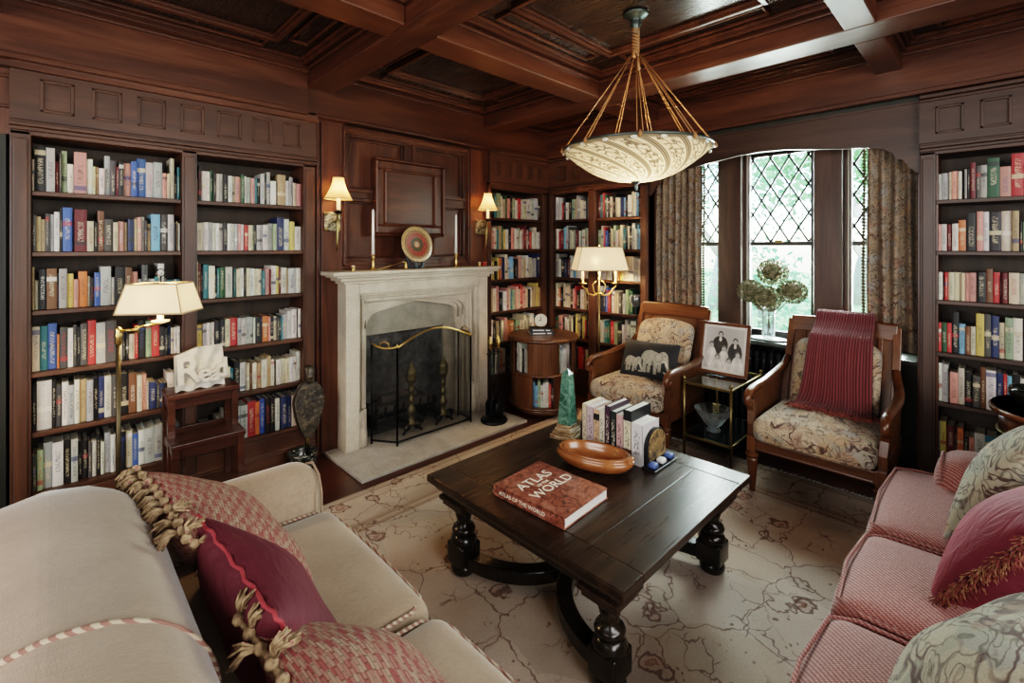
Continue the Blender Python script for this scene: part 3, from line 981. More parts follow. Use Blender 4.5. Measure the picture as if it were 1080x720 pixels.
bookcase('r', -1.9, .337, [(-1.9, -1.82), (-.80, -.72), (.262, .337)], 'oak bookcase beyond the curtain, behind the red sofa', panels=sorted((.132 - .198 * i, .262 - .198 * i) for i in range(0, 10)), mats=W_WIN)
# ---------------------------------------------------------------- fireplace
hs = MB().box(1.445, 3.0, 2.885, 3.52, 0, .022)
tag(hs.build('hearth_slab', HEARTH, org=(2.22, 3.2, 0), bevel=.004), 'flat pale stone hearth slab on the floor in front of the fireplace', 'hearth')
fp = thing('fireplace_surround', 'carved pale limestone fireplace with pointed Tudor arch and moulded mantel shelf', 'fireplace', (2.24, 3.43, .022))
FX0, FX1 = 1.55, 2.94
m = MB()
z0 = .022
m.box(FX0, 1.655, 3.345, 3.56, z0, 1.275); m.box(2.835, FX1, 3.345, 3.56, z0, 1.275); m.box(1.655, 2.835, 3.345, 3.56, 1.19, 1.275)
m.build('surround', STONE, fp, bevel=.004)
m = MB()
for i, (a, y) in enumerate(((1.655, 3.375), (1.677, 3.415), (1.700, 3.395), (1.716, 3.43))):
    b = 4.49 - a; w = .022 if i != 1 else .024; zt = 1.19 - (a - 1.655)
    zb = .30
    m.box(a, a + w, y, 3.56, zb, zt); m.box(b - w, b, y, 3.56, zb, zt); m.box(a + w, b - w, y, 3.56, zt - w, zt)
    m.box(a, a + w, 3.355 + .012 * i, 3.56, z0, zb); m.box(b - w, b, 3.355 + .012 * i, 3.56, z0, zb)
m.build('label_moulding', STONE, fp, bevel=.006)


def tudor(x0, x1, spring, apex, n=10, r=.13):
    """four-centred arch, left half then mirrored"""
    cx = (x0 + x1) / 2; pts = []
    for i in range(n + 1):
        a = PI - (PI / 2 - .30) * i / n
        pts.append((x0 + r + r * math.cos(a), spring + r * math.sin(a)))
    lx, lz = pts[-1]
    for i in range(1, 7):
        t = i / 6
        pts.append((lx + (cx - lx) * t, lz + (apex - lz) * (t ** .92)))
    return pts + [(2 * cx - x, z) for x, z in reversed(pts[:-1])]


m = MB()
for (x0, x1, sp, ap, ya, yb) in ((1.735, 2.755, .935, 1.14, 3.44, 3.56), (1.760, 2.730, .918, 1.115, 3.475, 3.56), (1.790, 2.700, .895, 1.085, 3.505, 3.56)):
    pr = tudor(x0, x1, sp, ap)
    m.strip([(x, 1.155) for x, z in pr], pr, ya, yb, 'y')
    m.box(1.73, x0, ya, yb, z0, sp); m.box(x1, 2.76, ya, yb, z0, sp)
m.build('arch', STONE, fp)
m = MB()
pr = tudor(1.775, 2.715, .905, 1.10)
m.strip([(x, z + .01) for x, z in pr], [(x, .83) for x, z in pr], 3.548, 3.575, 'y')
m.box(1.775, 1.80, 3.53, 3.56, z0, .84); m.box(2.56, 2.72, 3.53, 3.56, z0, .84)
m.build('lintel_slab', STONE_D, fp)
m = MB()
for (a, b, c, d, y) in ((1.53, 2.96, 1.268, 1.292, 3.335), (1.495, 2.985, 1.292, 1.318, 3.305), (1.455, 3.02, 1.318, 1.336, 3.285), (1.42, 3.035, 1.336, 1.366, 3.262)):
    m.box(a, b, y, 3.52, c, d)
m.build('mantel_shelf', STONE, fp, bevel=.008)
for x in (1.70, 2.79):
    m = MB()
    m.lathe([(.034, 0), (.036, .10), (.030, .13), (.020, .155), (.026, .18), (.014, .215), (.018, .235), (0, .27)], x, 3.385, 10, z0=z0)
    m.build('carved_stop', STONE, fp)
# firebox
fb = MB()
fb.box(1.80, 2.58, 3.775, 3.795, 0, .86); fb.box(1.76, 1.80, 3.56, 3.795, 0, .86); fb.box(2.56, 2.60, 3.56, 3.795, 0, .86); fb.box(1.76, 2.60, 3.56, 3.795, .84, .88)
fb.box(1.76, 2.60, 3.52, 3.795, 0, .015)
fb.build('firebox', FIREBRICK, fp)
gr = thing('fire_grate', 'black iron fire grate inside the soot-black firebox', 'grate', (2.2, 3.66, .015))
for i in range(7):
    x = 1.92 + i * .085
    MB().tube([(x, 3.76, .22), (x, 3.74, .12), (x, 3.60, .11), (x, 3.57, .2)], .009, 6).build('bar', IRON, gr)
MB().box(1.9, 2.45, 3.735, 3.745, .11, .13).box(1.9, 2.45, 3.61, 3.62, .10, .12).build('rail', IRON, gr)
for x in (1.93, 2.42): MB().box(x - .01, x + .01, 3.6, 3.74, .0165, .12).build('leg', IRON, gr)
BARK = plain('charred_bark', (.13, .11, .095), .9, var=.5, scale=35, bump=.6)
for i, (x0, x1, y, z, r, dy, lb) in enumerate(((1.90, 2.44, 3.71, .17, .042, .01, 'charred log at the back of the iron fire grate'), (1.95, 2.48, 3.63, .163, .038, -.01, 'charred log along the front of the iron fire grate'),
                                           (1.98, 2.36, 3.66, .245, .036, .03, 'charred log lying on top of the other two in the grate'))):
    pts = [(x0 + (x1 - x0) * t / 6, y + dy * (t / 3 - 1) + .004 * math.sin(t * 2 + i), z + .005 * math.sin(t * 1.7 + i)) for t in range(7)]
    tag(MB().tube(pts, [r * (1 + .08 * math.sin(k * 2.3 + i)) for k in range(7)], 12).build('log', BARK, org=((x0 + x1) / 2, y, z)), lb, 'log')
# andirons (in front of the opening, behind the screen)
ANDB = plain('dull_andiron_brass', (.20, .165, .09), .5, .9, .3, 40)
PROF = [(.030, 0), (.034, .02), (.020, .04), (.016, .075), (.026, .095), (.030, .12), (.024, .145), (.016, .16), (.016, .19), (.024, .205), (.016, .22), (.014, .27), (.022, .285), (.015, .30), (.018, .335), (.032, .36), (.036, .385), (.030, .41), (.036, .425), (.030, .45), (.014, .475), (.008, .50), (0, .515)]
for x, lb in ((2.115, 'turned brass andiron behind the screen, toward the doorway end of the firebox'), (2.435, 'turned brass andiron behind the screen, toward the corner bookcase end of the firebox')):
    a = thing('andiron', lb, 'andiron', (x, 3.36, .022))
    MB().lathe([(r * 1.3, z) for r, z in PROF], x, 3.36, 16, z0=.085).build('post', ANDB, a)
    m = MB()
    for s in (-1, 1):
        pts = []
        for k in range(15):
            an = k / 14 * PI * 2.4
            rr = .05 * (1 - k / 22)
            pts.append((x + s * (.055 + rr * math.cos(an)), 3.345, .082 + rr * math.sin(an)))
        m.tube([(x, 3.345, .10), (x + s * .05, 3.345, .125)] + pts, .008, 6)
        m.tube([(x + s * .02, 3.345, .09), (x + s * .09, 3.34, .028)], .010, 6)
    m.build('scroll_foot', IRON, a)
    MB().box(x - .012, x + .012, 3.36, 3.60, .075, .095).build('log_bar', IRON, a)
# folding fire screen
fs = thing('fire_screen', 'three-fold black mesh fire screen with arched brass top rail', 'fire screen', (2.25, 3.22, .022))
P = [(1.77, 3.375), (1.89, 3.2), (2.615, 3.2), (2.625, 3.39)]


def screen_panel(a, b, top, lb):
    (xa, ya), (xb, yb) = a, b
    n = len(top) - 1
    def pt(t, z): return (xa + (xb - xa) * t, ya + (yb - ya) * t, z)
    p = MB()
    for i in range(n):
        t0, t1 = i / n, (i + 1) / n
        p.add([pt(t0, .05), pt(t1, .05), pt(t1, top[i + 1]), pt(t0, top[i])], [(0, 1, 2, 3)])
    po = p.build('mesh_panel', SCREENMESH, fs)
    MB().tube([pt(i / n, top[i]) for i in range(n + 1)], .009, 8).build('top_rail', BRASS, po)
    MB().tube([pt(0, .022), pt(0, top[0])], .008, 6).tube([pt(1, .022), pt(1, top[-1])], .008, 6).tube([pt(0, .05), pt(1, .05)], .008, 6).build('rail', IRON, po)
    return po, pt


s1, pt1 = screen_panel(P[0], P[1], [.800, .775, .765, .768, .780][::1], '')
s2, pt2 = screen_panel(P[1], P[2], [.772 + .113 * math.sin(PI * i / 14) ** 1.0 for i in range(15)], '')
s3, pt3 = screen_panel(P[2], P[3], [.785, .80, .805, .80, .79], '')
for pp, pt, zz in ((s1, pt1, .775), (s3, pt3, .805)):
    MB().tube([pt(.32, zz), pt(.34, zz + .03), pt(.5, zz + .045), pt(.66, zz + .03), pt(.68, zz)], .006, 8).build('handle', BRASS, pp)
for x, y, z in ((1.89, 3.2, .775), (2.615, 3.2, .775)):
    MB().lathe([(.008, 0), (.011, .012), (.006, .022), (0, .032)], x, y, 10, z0=z).build('finial', BRASS, fs)
# fire tools
ft = thing('fire_tool_stand', 'black round-based stand holding brass-topped fire tools on the hearth', 'fire tools', (2.77, 3.06, .022))
tx, ty = 2.77, 3.07
MB().lathe([(.115, 0), (.120, .012), (.110, .028), (.06, .036), (.02, .045)], tx, ty, 28, z0=.022).build('base', IRON, ft)
MB().tube([(tx, ty, .05), (tx, ty, .66)], .008, 8).build('post', IRON, ft)
MB().tube([(tx + .075 * math.cos(a), ty + .03 * math.sin(a), .62) for a in [2 * PI * i / 16 for i in range(16)]], .005, 6, closed=True).build('hook_ring', IRON, ft)
for i, (dx, dy) in enumerate(((-.055, -.02), (-.018, .03), (.03, -.03), (.062, .015))):
    x, y = tx + dx, ty + dy
    tl = MB().tube([(x, y, .22), (x, y, .66)], .006, 8).build('tool_rod', IRON, ft)
    MB().lathe([(.006, 0), (.013, .015), (.008, .03), (.016, .045), (.019, .06), (.014, .078), (.006, .088), (.010, .098), (0, .108)], x, y, 12, z0=.655).build('tool_handle', BRASS, tl)
    if i == 0:
        MB().tube([(x, y, .22), (x, y + .002, .10), (x + .02, y, .07)], [.006, .006, .003], 6).build('poker_tip', IRON, tl)
    elif i == 1:
        MB().prism([(x - .045, .08), (x + .045, .08), (x + .05, .18), (x + .02, .225), (x - .02, .225), (x - .05, .18)], y - .006, y + .006, 'y').build('shovel_blade', IRON, tl)
    elif i == 2:
        MB().lathe([(.045, 0), (.050, .05), (.040, .10), (.012, .125)], x, y, 14, z0=.075, sx=1, sy=.5).build('brush_head', IRON, tl)
    else:
        MB().tube([(x - .012, y, .22), (x - .03, y, .15), (x - .008, y, .08)], .005, 6).tube([(x + .012, y, .22), (x + .03, y, .15), (x + .008, y, .08)], .005, 6).build('tongs', IRON, tl)
m = MB()
for s in (-1, 1):
    m.tube([(tx + s * .02, ty - .05, .05), (tx + s * .065, ty - .055, .12), (tx + s * .075, ty - .055, .2), (tx + s * .05, ty - .05, .27), (tx, ty - .045, .29)], .006, 6)
m.build('guard_loop', IRON, ft)
# bellows standing in a dark pot
pot = thing('planter_pot', 'small dark glazed pot on the floor beneath the bellows', 'pot', (1.235, 3.335, 0))
GL = NT('dark_glaze'); nz = GL.noise(GL.coord('Object'), 26, 4, .6, .6)
GLAZE = GL.done(GL.bsdf(color=GL.ramp(nz, [(.42, (.012, .014, .012)), (.58, (.06, .062, .05)), (.66, (.22, .21, .17))]), rough=.25, coat=.4))
MB().lathe([(.055, 0), (.075, .02), (.088, .07), (.090, .11), (.096, .125), (.096, .14), (.084, .14), (.080, .12), (.06, .02), (0, .018)], 1.235, 3.335, 22).build('pot_body', GLAZE, pot)
bl = thing('bellows', 'carved dark wooden fireplace bellows leaning upright against the bookcase, nozzle in a pot', 'bellows', (1.25, 3.36, .10))
CARV = NT('carved_blackened_wood'); nz = CARV.noise(CARV.coord('Object'), 24, 5, .6, 1.2)
CARVED = CARV.done(CARV.bsdf(color=CARV.ramp(nz, [(.4, (.014, .011, .008)), (.55, (.045, .034, .022)), (.7, (.13, .10, .06))]), rough=.35, normal=CARV.bump(nz, .6, .01)))
def teardrop(s):
    pts = []
    for k in range(28):
        a = 2 * PI * k / 28
        z = .40 + .155 * math.cos(a)
        w = .105 * math.sin(a) * (1.0 if math.cos(a) > 0 else (1 - .25 * (-math.cos(a))))
        pts.append((w * s, z if math.cos(a) > -.2 else z - .10 * (-math.cos(a) - .2)))
    return pts
MT = Matrix.Translation((1.265, 3.345, .05)) @ Matrix.Rotation(R(-6), 4, 'X') @ Matrix.Rotation(R(4), 4, 'Y')
for y0, y1, s in ((-.032, -.018, 1.0), (.018, .032, .97)):
    MB().prism(teardrop(s), y0, y1, 'y', M=MT).build('board', CARVED, bl, bevel=.003)
MB().prism(teardrop(.9), -.02, .02, 'y', M=MT).build('leather_gusset', plain('old_leather', (.035, .022, .014), .6), bl)
for y in (-.024, .024):
    MB().tube([MT @ Vector((0, y, .54)), MT @ Vector((0, y, .60)), MT @ Vector((0, y, .635)), MT @ Vector((0, y, .66))], [.03, .02, .026, .012], 10).build('handle', CARVED, bl)
MB().tube([MT @ Vector((0, 0, .23)), MT @ Vector((0, 0, .15)), MT @ Vector((0, 0, .04))], [.026, .016, .010], 10).build('nozzle', BRASS_OLD, bl)

# ---------------------------------------------------------------- on the mantel
ZM = 1.366
pl = thing('decorative_plate', 'round red and gold patterned plate propped on the stone mantel', 'plate', (2.19, 3.40, 1.42))
t = NT('painted_plate')
v = t.coord('Object')
s_ = t.n('SeparateXYZ', {'Vector': v})
rad = t.math('SQRT', t.math('ADD', t.math('POWER', s_.outputs[0], 2.0), t.math('POWER', t.math('SUBTRACT', s_.outputs[2], .148), 2.0)))
ang = t.math('ARCTAN2', t.math('SUBTRACT', s_.outputs[2], .148), s_.outputs[0])
ringc = t.ramp(t.math('MULTIPLY', rad, 6.2), [(0, (.50, .42, .26)), (.12, (.36, .12, .06)), (.18, (.04, .05, .025)), (.36, (.26, .040, .030)), (.62, (.24, .155, .06)), (.70, (.20, .05, .03)), (.74, (.42, .30, .15)), (.95, (.16, .08, .04))], 'CONSTANT')
pet = t.math('SINE', t.math('MULTIPLY', ang, 14.0)); pet2 = t.math('SINE', t.math('MULTIPLY', rad, 190.0))
sp = t.math('GREATER_THAN', t.math('MULTIPLY', pet, pet2), .35)
c = t.mix(t.math('MULTIPLY', sp, .35), ringc, (.30, .20, .085, 1))
nz = t.noise(v, 70, 3)
c = t.mix(.5, c, t.ramp(nz, [(.35, (.4, .35, .3)), (.65, (1.3, 1.2, 1.1))]), 'MULTIPLY')
PLATEM = t.done(t.bsdf(color=c, rough=.3, coat=.3))
MP = Matrix.Translation((2.19, 3.40, 1.568)) @ Matrix.Rotation(R(90 - 12), 4, 'X')
MB().lathe([(0, .0), (.06, .001), (.10, .004), (.148, .012), (.153, .016), (.148, .018), (.10, .012), (0, .008)], 0, 0, 48, M=MP).build('plate_disc', PLATEM, pl)
st = thing('plate_stand', 'small dark easel holding up the red patterned plate', 'plate stand', (2.19, 3.40, ZM))
SLATE = plain('slate_blue_wood', (.035, .040, .048), .4)
for s in (-1, 1):
    MB().bar((2.19 + s * .025, 3.36, ZM + .012), (2.19 + s * .075, 3.455, ZM + .012), .02, .024).bar((2.19 + s * .055, 3.40, ZM + .02), (2.19 + s * .075, 3.435, ZM + .12), .016, .02).build('easel_arm', SLATE, st)
    MB().bar((2.19 + s * .025, 3.352, ZM + .006), (2.19 + s * .04, 3.352, ZM + .055), .012, .02).build('prong', SLATE, st)
MB().box(2.19 - .05, 2.19 + .05, 3.40, 3.42, ZM + .0, ZM + .02).build('crossbar', SLATE, st)
for x, lb, lc in ((1.79, 'brass candlestick on the mantel beside the doorway-side sconce', 'tall white taper candle, toward the doorway end of the mantel'),
                  (2.60, 'brass candlestick on the mantel, between the plate and the corner', 'tall white taper candle, toward the corner end of the mantel')):
    cs = thing('candlestick', lb, 'candlestick', (x, 3.39, ZM))
    MB().lathe([(.024, 0), (.026, .006), (.012, .016), (.008, .03), (.012, .045), (.007, .06), (.007, .085), (.014, .095), (.012, .12)], x, 3.39, 16, z0=ZM).build('stem', BRASS, cs)
    MB().lathe([(.019, .114), (.021, .118), (.012, .122)], x, 3.39, 16, z0=ZM).build('drip_pan', BRASS, cs)
    ca = thing('taper_candle', lc, 'candle', (x, 3.39, ZM + .12))
    MB().lathe([(.011, .12), (.0105, .30), (.009, .46), (.004, .475), (0, .477)], x, 3.39, 12, z0=ZM).build('wax', CANDLE, ca)
    MB().tube([(x, 3.39, ZM + .475), (x + .001, 3.39, ZM + .488)], .0012, 5).build('wick', BLACKP, ca)
for x, y, h, lb in ((1.60, 3.335, .042, 'tiny brass votive cup at the doorway end of the mantel'), (2.84, 3.35, .042, 'tiny brass votive cup at the corner end of the mantel')):
    vt = thing('votive_cup', lb, 'votive', (x, y, ZM))
    MB().lathe([(.014, 0), (.015, .006), (.010, .012), (.016, .026), (.018, h - .004), (.015, h - .004), (.012, .02), (0, .02)], x, y, 14, z0=ZM).build('cup', BRASS, vt)
    MB().lathe([(.013, .02), (.013, h), (0, h + .002)], x, y, 12, z0=ZM).build('wax', CANDLE, vt)
sn = thing('candle_snuffer', 'long-handled brass candle snuffer lying on the mantel before the plate', 'snuffer', (1.98, 3.34, ZM))
MB().lathe([(.015, 0), (.013, .02), (.008, .05), (.004, .062), (0, .064)], 2.045, 3.33, 14, z0=ZM).build('bell', BRASS, sn)
MB().tube([(2.045, 3.33, ZM + .058), (2.02, 3.332, ZM + .06), (1.93, 3.338, ZM + .035), (1.80, 3.345, ZM + .005)], .003, 6).build('handle', BRASS, sn)
rb = MB().rbox(2.905, 2.945, 3.36, 3.40, ZM, ZM + .04, .006, 2)
tag(rb.build('matchbox', plain('red_card', (.35, .05, .04), .5), org=(2.925, 3.38, ZM)), 'small red box on the mantel end by the corner bookcase', 'box')


# ---------------------------------------------------------------- wall sconces
def sconce(x, lb):
    s = thing('wall_sconce', lb, 'sconce', (x, 3.487, 1.70))
    y = 3.487
    bp = MB().box(x - .062, x + .062, y - .012, y, 1.665, 1.81)
    bp.build('back_plate', SCONCEM, s, bevel=.006)
    for px in (-.05, .05):
        for pz in (1.678, 1.797): MB().lathe([(0, -.012), (.012, -.010), (.012, 0)], 0, 0, 10, M=Matrix.Translation((x + px, y - .012, pz)) @ Matrix.Rotation(R(-90), 4, 'X')).build('rosette', BRASS_OLD, s)
    MB().tube([(x, y - .012, 1.74), (x, y - .05, 1.735), (x, y - .095, 1.75), (x, y - .115, 1.79)], .008, 8).build('arm', BRASS_OLD, s)
    MB().tube([(x, y - .10, 1.82), (x, y - .10, 1.70), (x, y - .09, 1.58), (x, y - .085, 1.52)], [.010, .012, .008, .004], 10).build('drop_stem', BRASS_OLD, s)
    yy = y - .115
    MB().lathe([(.006, 0), (.034, .012), (.036, .018), (.012, .02), (.013, .03)], x, yy, 18, z0=1.79).build('bobeche', IRON, s)
    MB().lathe([(.013, 0), (.013, .085), (0, .085)], x, yy, 14, z0=1.82).build('candle_sleeve', CSLEEVE, s)
    n = 32
    def sh(u, v):
        a = 2 * PI * u
        r = .040 + .062 * (v ** 1.7)
        r *= 1 - .10 * abs(math.sin(2 * a)) if False else 1 / max(abs(math.cos(a)), abs(math.sin(a))) * .80 * .55 + .45
        rr = (.040 + .060 * (v ** 1.7)) * (.6 + .4 * (1 / max(abs(math.cos(a)), abs(math.sin(a))) / 1.2))
        return (x + rr * math.cos(a + .785), yy + rr * math.sin(a + .785), 2.055 - .155 * v)
    so = MB().grid(sh, n, 8, cu=True).build('lamp_shade', SHADE_S, s)
    for e_ in (1, 0): MB().tube([sh(i / n, e_) for i in range(n)], .003, 6, closed=True).build('shade_trim', TRIMC, so)
    return s


t = NT('embossed_old_brass'); nz = t.noise(t.coord('Object'), 48, 4, .6, .8)
SCONCEM = t.done(t.bsdf(color=t.ramp(nz, [(.4, (.05, .04, .025)), (.6, (.42, .36, .25))]), rough=.4, metal=.8, normal=t.bump(nz, .7, .006)))
sconce(1.505, 'brass candle sconce with cream shade on the doorway-side pilaster beside the mantel')
sconce(2.965, 'brass candle sconce with cream shade beside the corner bookcase')
# ---------------------------------------------------------------- rug
rg = thing('area_rug', 'large faded taupe vine-patterned rug on the dark board floor', 'rug', (1.4, .8, 0))
MB().box(-.8, 3.56, -1.2, 2.79, 0, .012).build('rug_field', RUG, rg)
m = MB()
for i in range(400):
    y = -1.2 + 3.99 * i / 399
    m.bar((3.555, y, .008), (3.60 + rng.uniform(-.012, .02), y + rng.uniform(-.008, .008), .003), .006, .004)
fr = m.build('fringe', RUGFR, rg); fr['kind'] = 'stuff'

# ---------------------------------------------------------------- coffee table
ct = thing('coffee_table', 'square ebonised oak coffee table with turned legs and curved stretchers on the rug', 'coffee table', (1.83, 1.36, .012))
TX0, TX1, TY0, TY1, TZ = 1.28, 2.38, .815, 1.90, .462
bw = .125
for a in (TX0, TX1 - bw): MB().box(a, a + bw, TY0, TY1, TZ - .034, TZ).build('breadboard_end', W_TABLE, ct, bevel=.006)
n = 5
for k in range(n):
    y0 = TY0 + (TY1 - TY0) * k / n; y1 = TY0 + (TY1 - TY0) * (k + 1) / n
    MB().box(TX0 + bw + .001, TX1 - bw - .001, y0 + .0008, y1 - .0008, TZ - .034, TZ).build('top_plank', W_TABLE, ct, bevel=.003)
m = MB()
for (o, z0, z1) in ((.012, TZ - .046, TZ - .034), (.03, TZ - .066, TZ - .046), (.055, TZ - .105, TZ - .066)):
    frame_rect(m, TX0 + o, TX1 - o, TY0 + o, TY1 - o, .05, z0, z1)
m.build('apron', W_TABLE, ct, bevel=.005)
LEGS = [(1.40, .945), (2.255, .945), (1.40, 1.765), (2.255, 1.765)]
for (x, y) in LEGS:
    b = MB().box(x - .085, x + .085, y - .085, y + .085, .352, .372).box(x - .072, x + .072, y - .072, y + .072, .328, .353)
    lg = MB().lathe([(.028, .195), (.052, .20), (.056, .215), (.050, .228), (.030, .236), (.034, .262), (.040, .285), (.036, .292), (.036, .30), (.052, .308), (.054, .32), (.046, .33)], x, y, 24)
    lg.lathe([(.048, .012), (.056, .022), (.058, .04), (.050, .056), (.044, .06)], x, y, 24)
    lg.lathe([(.060, .155), (.064, .165), (.052, .185), (.038, .20)], x, y, 24)
    lg.rbox(x - .058, x + .058, y - .058, y + .058, .058, .158, .012, 2)
    lo = lg.build('leg', W_TLEG, ct)
    b.build('leg_cap', W_TABLE, lo, bevel=.005)
for (x, y) in LEGS:
    sx_ = 1 if x < 1.8 else -1; sy_ = 1 if y < 1.35 else -1
    L_ = abs(y - 1.355) - .018
    pts = [(x + sx_ * .33 * (1 - math.cos(a)), y + sy_ * L_ * math.sin(a), .085) for a in [PI / 2 * q / 16 for q in range(1, 17)]]
    MB().sweep(pts, [(-.034, -.030), (.034, -.030), (.034, .030), (-.034, .030)]).build('stretcher', W_TLEG, ct, bevel=.006)
MB().box(1.70, 1.96, 1.318, 1.392, .056, .116).build('stretcher', W_TLEG, ct, bevel=.006)

# things on the coffee table ---------------------------------------------------------
at = thing('atlas_book', 'large red-brown hardcover atlas lying flat on the coffee table', 'book', (1.55, 1.35, TZ))
t = NT('atlas_cover'); v = t.coord('Object')
nz = t.noise(v, 40, 5, .65, 1.5); n2 = t.noise(v, 14, 4, .65, 2.0)
c = t.ramp(t.math('ADD', t.math('MULTIPLY', nz, .5), t.math('MULTIPLY', n2, .5)), [(.36, (.03, .034, .032)), (.44, (.12, .04, .028)), (.52, (.26, .085, .055)), (.60, (.36, .17, .12)), (.68, (.06, .045, .04)), (.76, (.30, .16, .11))])
ATLASC = t.done(t.bsdf(color=c, rough=.3, coat=.3))
MA = Matrix.Translation((1.55, 1.352, TZ)) @ Matrix.Rotation(R(3), 4, 'Z')
bw_, bh_, bt_ = .315, .385, .046          # local x away from the spine, y toward the head of the page
def AB(mb, x0, x1, y0, y1, z0, z1, mi=0): return mb.box(x0, x1, y0, y1, z0, z1, mi, MA)
m = MB(); AB(m, -bw_ / 2, bw_ / 2, -bh_ / 2, bh_ / 2, bt_ - .004, bt_); AB(m, -bw_ / 2, bw_ / 2, -bh_ / 2, bh_ / 2, .001, .005); AB(m, -bw_ / 2, -bw_ / 2 + .005, -bh_ / 2, bh_ / 2, .001, bt_)
m.build('cover', ATLASC, at, bevel=.002)
m = MB(); AB(m, -bw_ / 2 + .004, bw_ / 2 - .005, -bh_ / 2 + .005, bh_ / 2 - .005, .005, bt_ - .004)
m.build('pages', plain('white_page_edges', (.72, .70, .65), .8, var=.06, scale=300), at)
LET = plain('cream_lettering', (.80, .74, .62), .5)
for body, size, lx, ly in (('ATLAS', .074, -.005, .085), ('OF THE', .022, .0, .040), ('WORLD', .070, .01, -.005)):
    text_part('title', body, size, MA @ Matrix.Translation((lx, ly, bt_ + .0004)), LET, at, .0005)
text_part('spine_title', 'ATLAS OF THE WORLD', .024, MA @ Matrix.Translation((-bw_ / 2 - .0004, .03, bt_ / 2)) @ Matrix.Rotation(R(-90), 4, 'Z') @ Matrix.Rotation(R(90), 4, 'X'), LET, at, .0004)

# oval bowl
wb = thing('wooden_bowl', 'oval turned wooden bowl with a thick rolled rim on the coffee table', 'bowl', (1.915, 1.385, TZ))
MBW = Matrix.Translation((1.915, 1.385, TZ)) @ Matrix.Rotation(R(16), 4, 'Z') @ Matrix.Diagonal((.105, .192, 1, 1))
prf = [(.45, 0), (.70, .006), (.90, .024), (1.0, .045), (1.02, .056), (.985, .066), (.93, .070), (.955, .078), (.94, .086), (.88, .088), (.82, .080), (.80, .062), (.66, .030), (.40, .016), (0, .013)]
MB().lathe(prf, 0, 0, 48, M=MBW).build('bowl_body', W_BOWL, wb)
MB().rbox(-.16, .16, -1.03, -.90, .056, .088, .02, 3, M=MBW).build('rim_lug', W_BOWL, wb)

# obelisk
ob = thing('obelisk', 'green marble obelisk on a stepped veined base, at the fireplace end of the coffee table', 'obelisk', (2.115, 1.715, TZ))
t = NT('green_marble'); v = t.coord('Object'); nz = t.noise(v, 18, 5, .65, 1.6)
GREENM = t.done(t.bsdf(color=t.ramp(nz, [(.35, (.025, .06, .045)), (.5, (.07, .15, .11)), (.66, (.17, .27, .21)), (.75, (.05, .09, .07))]), rough=.22, coat=.3))
t = NT('banded_onyx'); v = t.coord('Object', (4, 4, 46)); nz = t.noise(v, 2.2, 4, .6, .8)
ONYX = t.done(t.bsdf(color=t.ramp(nz, [(.35, (.05, .028, .015)), (.5, (.22, .14, .075)), (.62, (.42, .33, .22)), (.7, (.09, .06, .035))]), rough=.25, coat=.3))
MO = Matrix.Translation((2.115, 1.715, TZ)) @ Matrix.Rotation(R(8), 4, 'Z')
def frust(a, b, z0, z1):
    return [(-a, -a, z0), (a, -a, z0), (a, a, z0), (-a, a, z0), (-b, -b, z1), (b, -b, z1), (b, b, z1), (-b, b, z1)]
FF = [(3, 2, 1, 0), (4, 5, 6, 7), (0, 1, 5, 4), (1, 2, 6, 5), (2, 3, 7, 6), (3, 0, 4, 7)]
m = MB()
m.add([MO @ Vector(p) for p in frust(.041, .024, .078, .36)], FF); m.add([MO @ Vector(p) for p in frust(.024, .001, .36, .39)], FF)
m.build('shaft', GREENM, ob, bevel=.002)
m = MB()
for a, z0, z1 in ((.075, 0, .022), (.064, .022, .042), (.054, .042, .060), (.046, .060, .078)): m.add([MO @ Vector(p) for p in frust(a, a * .96, z0, z1)], FF)
m.build('stepped_base', ONYX, ob, bevel=.003)
# ---------------------------------------------------------------- pillows


def pillow(name, label, cat, w, h, t, C_, xdir, ydir, m, pinch=.07, n=28, uvm=1, power=.55, colfn=None):
    """w along xdir, h along ydir, puffed along xdir x ydir; C_ is its centre"""
    X = Vector(xdir).normalized(); Y = Vector(ydir); Y = (Y - X * Y.dot(X)).normalized(); Z = X.cross(Y)
    C_ = Vector(C_)
    root = thing(name, label, cat, tuple(C_))
    def P(u, v, s):
        a, b = 2 * u - 1, 2 * v - 1
        x = w / 2 * a * (1 - pinch * (1 - b * b) * abs(a) ** 3)
        y = h / 2 * b * (1 - pinch * (1 - a * a) * abs(b) ** 3)
        z = s * t / 2 * (max(0, 1 - abs(a) ** 2.2) * max(0, 1 - abs(b) ** 2.2)) ** power
        z += .008 * math.sin(5 * a + 2 * b) * (1 - a * a) * (1 - b * b)
        return C_ + X * x + Y * y + Z * z
    mb = MB()
    def sq(x): return .5 - .5 * math.cos(PI * x)   # more points toward the seams
    if colfn:
        for i in range(n * 4 + 1):
            for j in range(n * 4 + 1): pass
    k0 = len(mb.v)
    nn = n * 4 if colfn else n
    mb.grid(lambda u, v: P(sq(u) if not colfn else u, sq(v) if not colfn else v, 1), nn, nn)
    if colfn:
        for i in range(nn + 1):
            for j in range(nn + 1):
                mb.colr[k0 + i * (nn + 1) + j] = (*colfn(i / nn, j / nn), 1)
    k0 = len(mb.v)
    mb.grid(lambda u, v: P(sq(1 - u), sq(v), -1), n, n)
    if colfn:
        for i in range(k0, len(mb.v)): mb.colr[i] = (.012, .012, .012, 1)
    o = mb.build(name.replace('pillow', 'cover') if False else 'pillow_cover', m, root)
    return root, P, X, Y, Z


def edge_pts(P, side, n=26):
    f = {'top': lambda t: P(t, 1, 1), 'bottom': lambda t: P(t, 0, 1), 'near': lambda t: P(0, t, 1), 'far': lambda t: P(1, t, 1)}[side]
    return [f(i / n) for i in range(n + 1)]


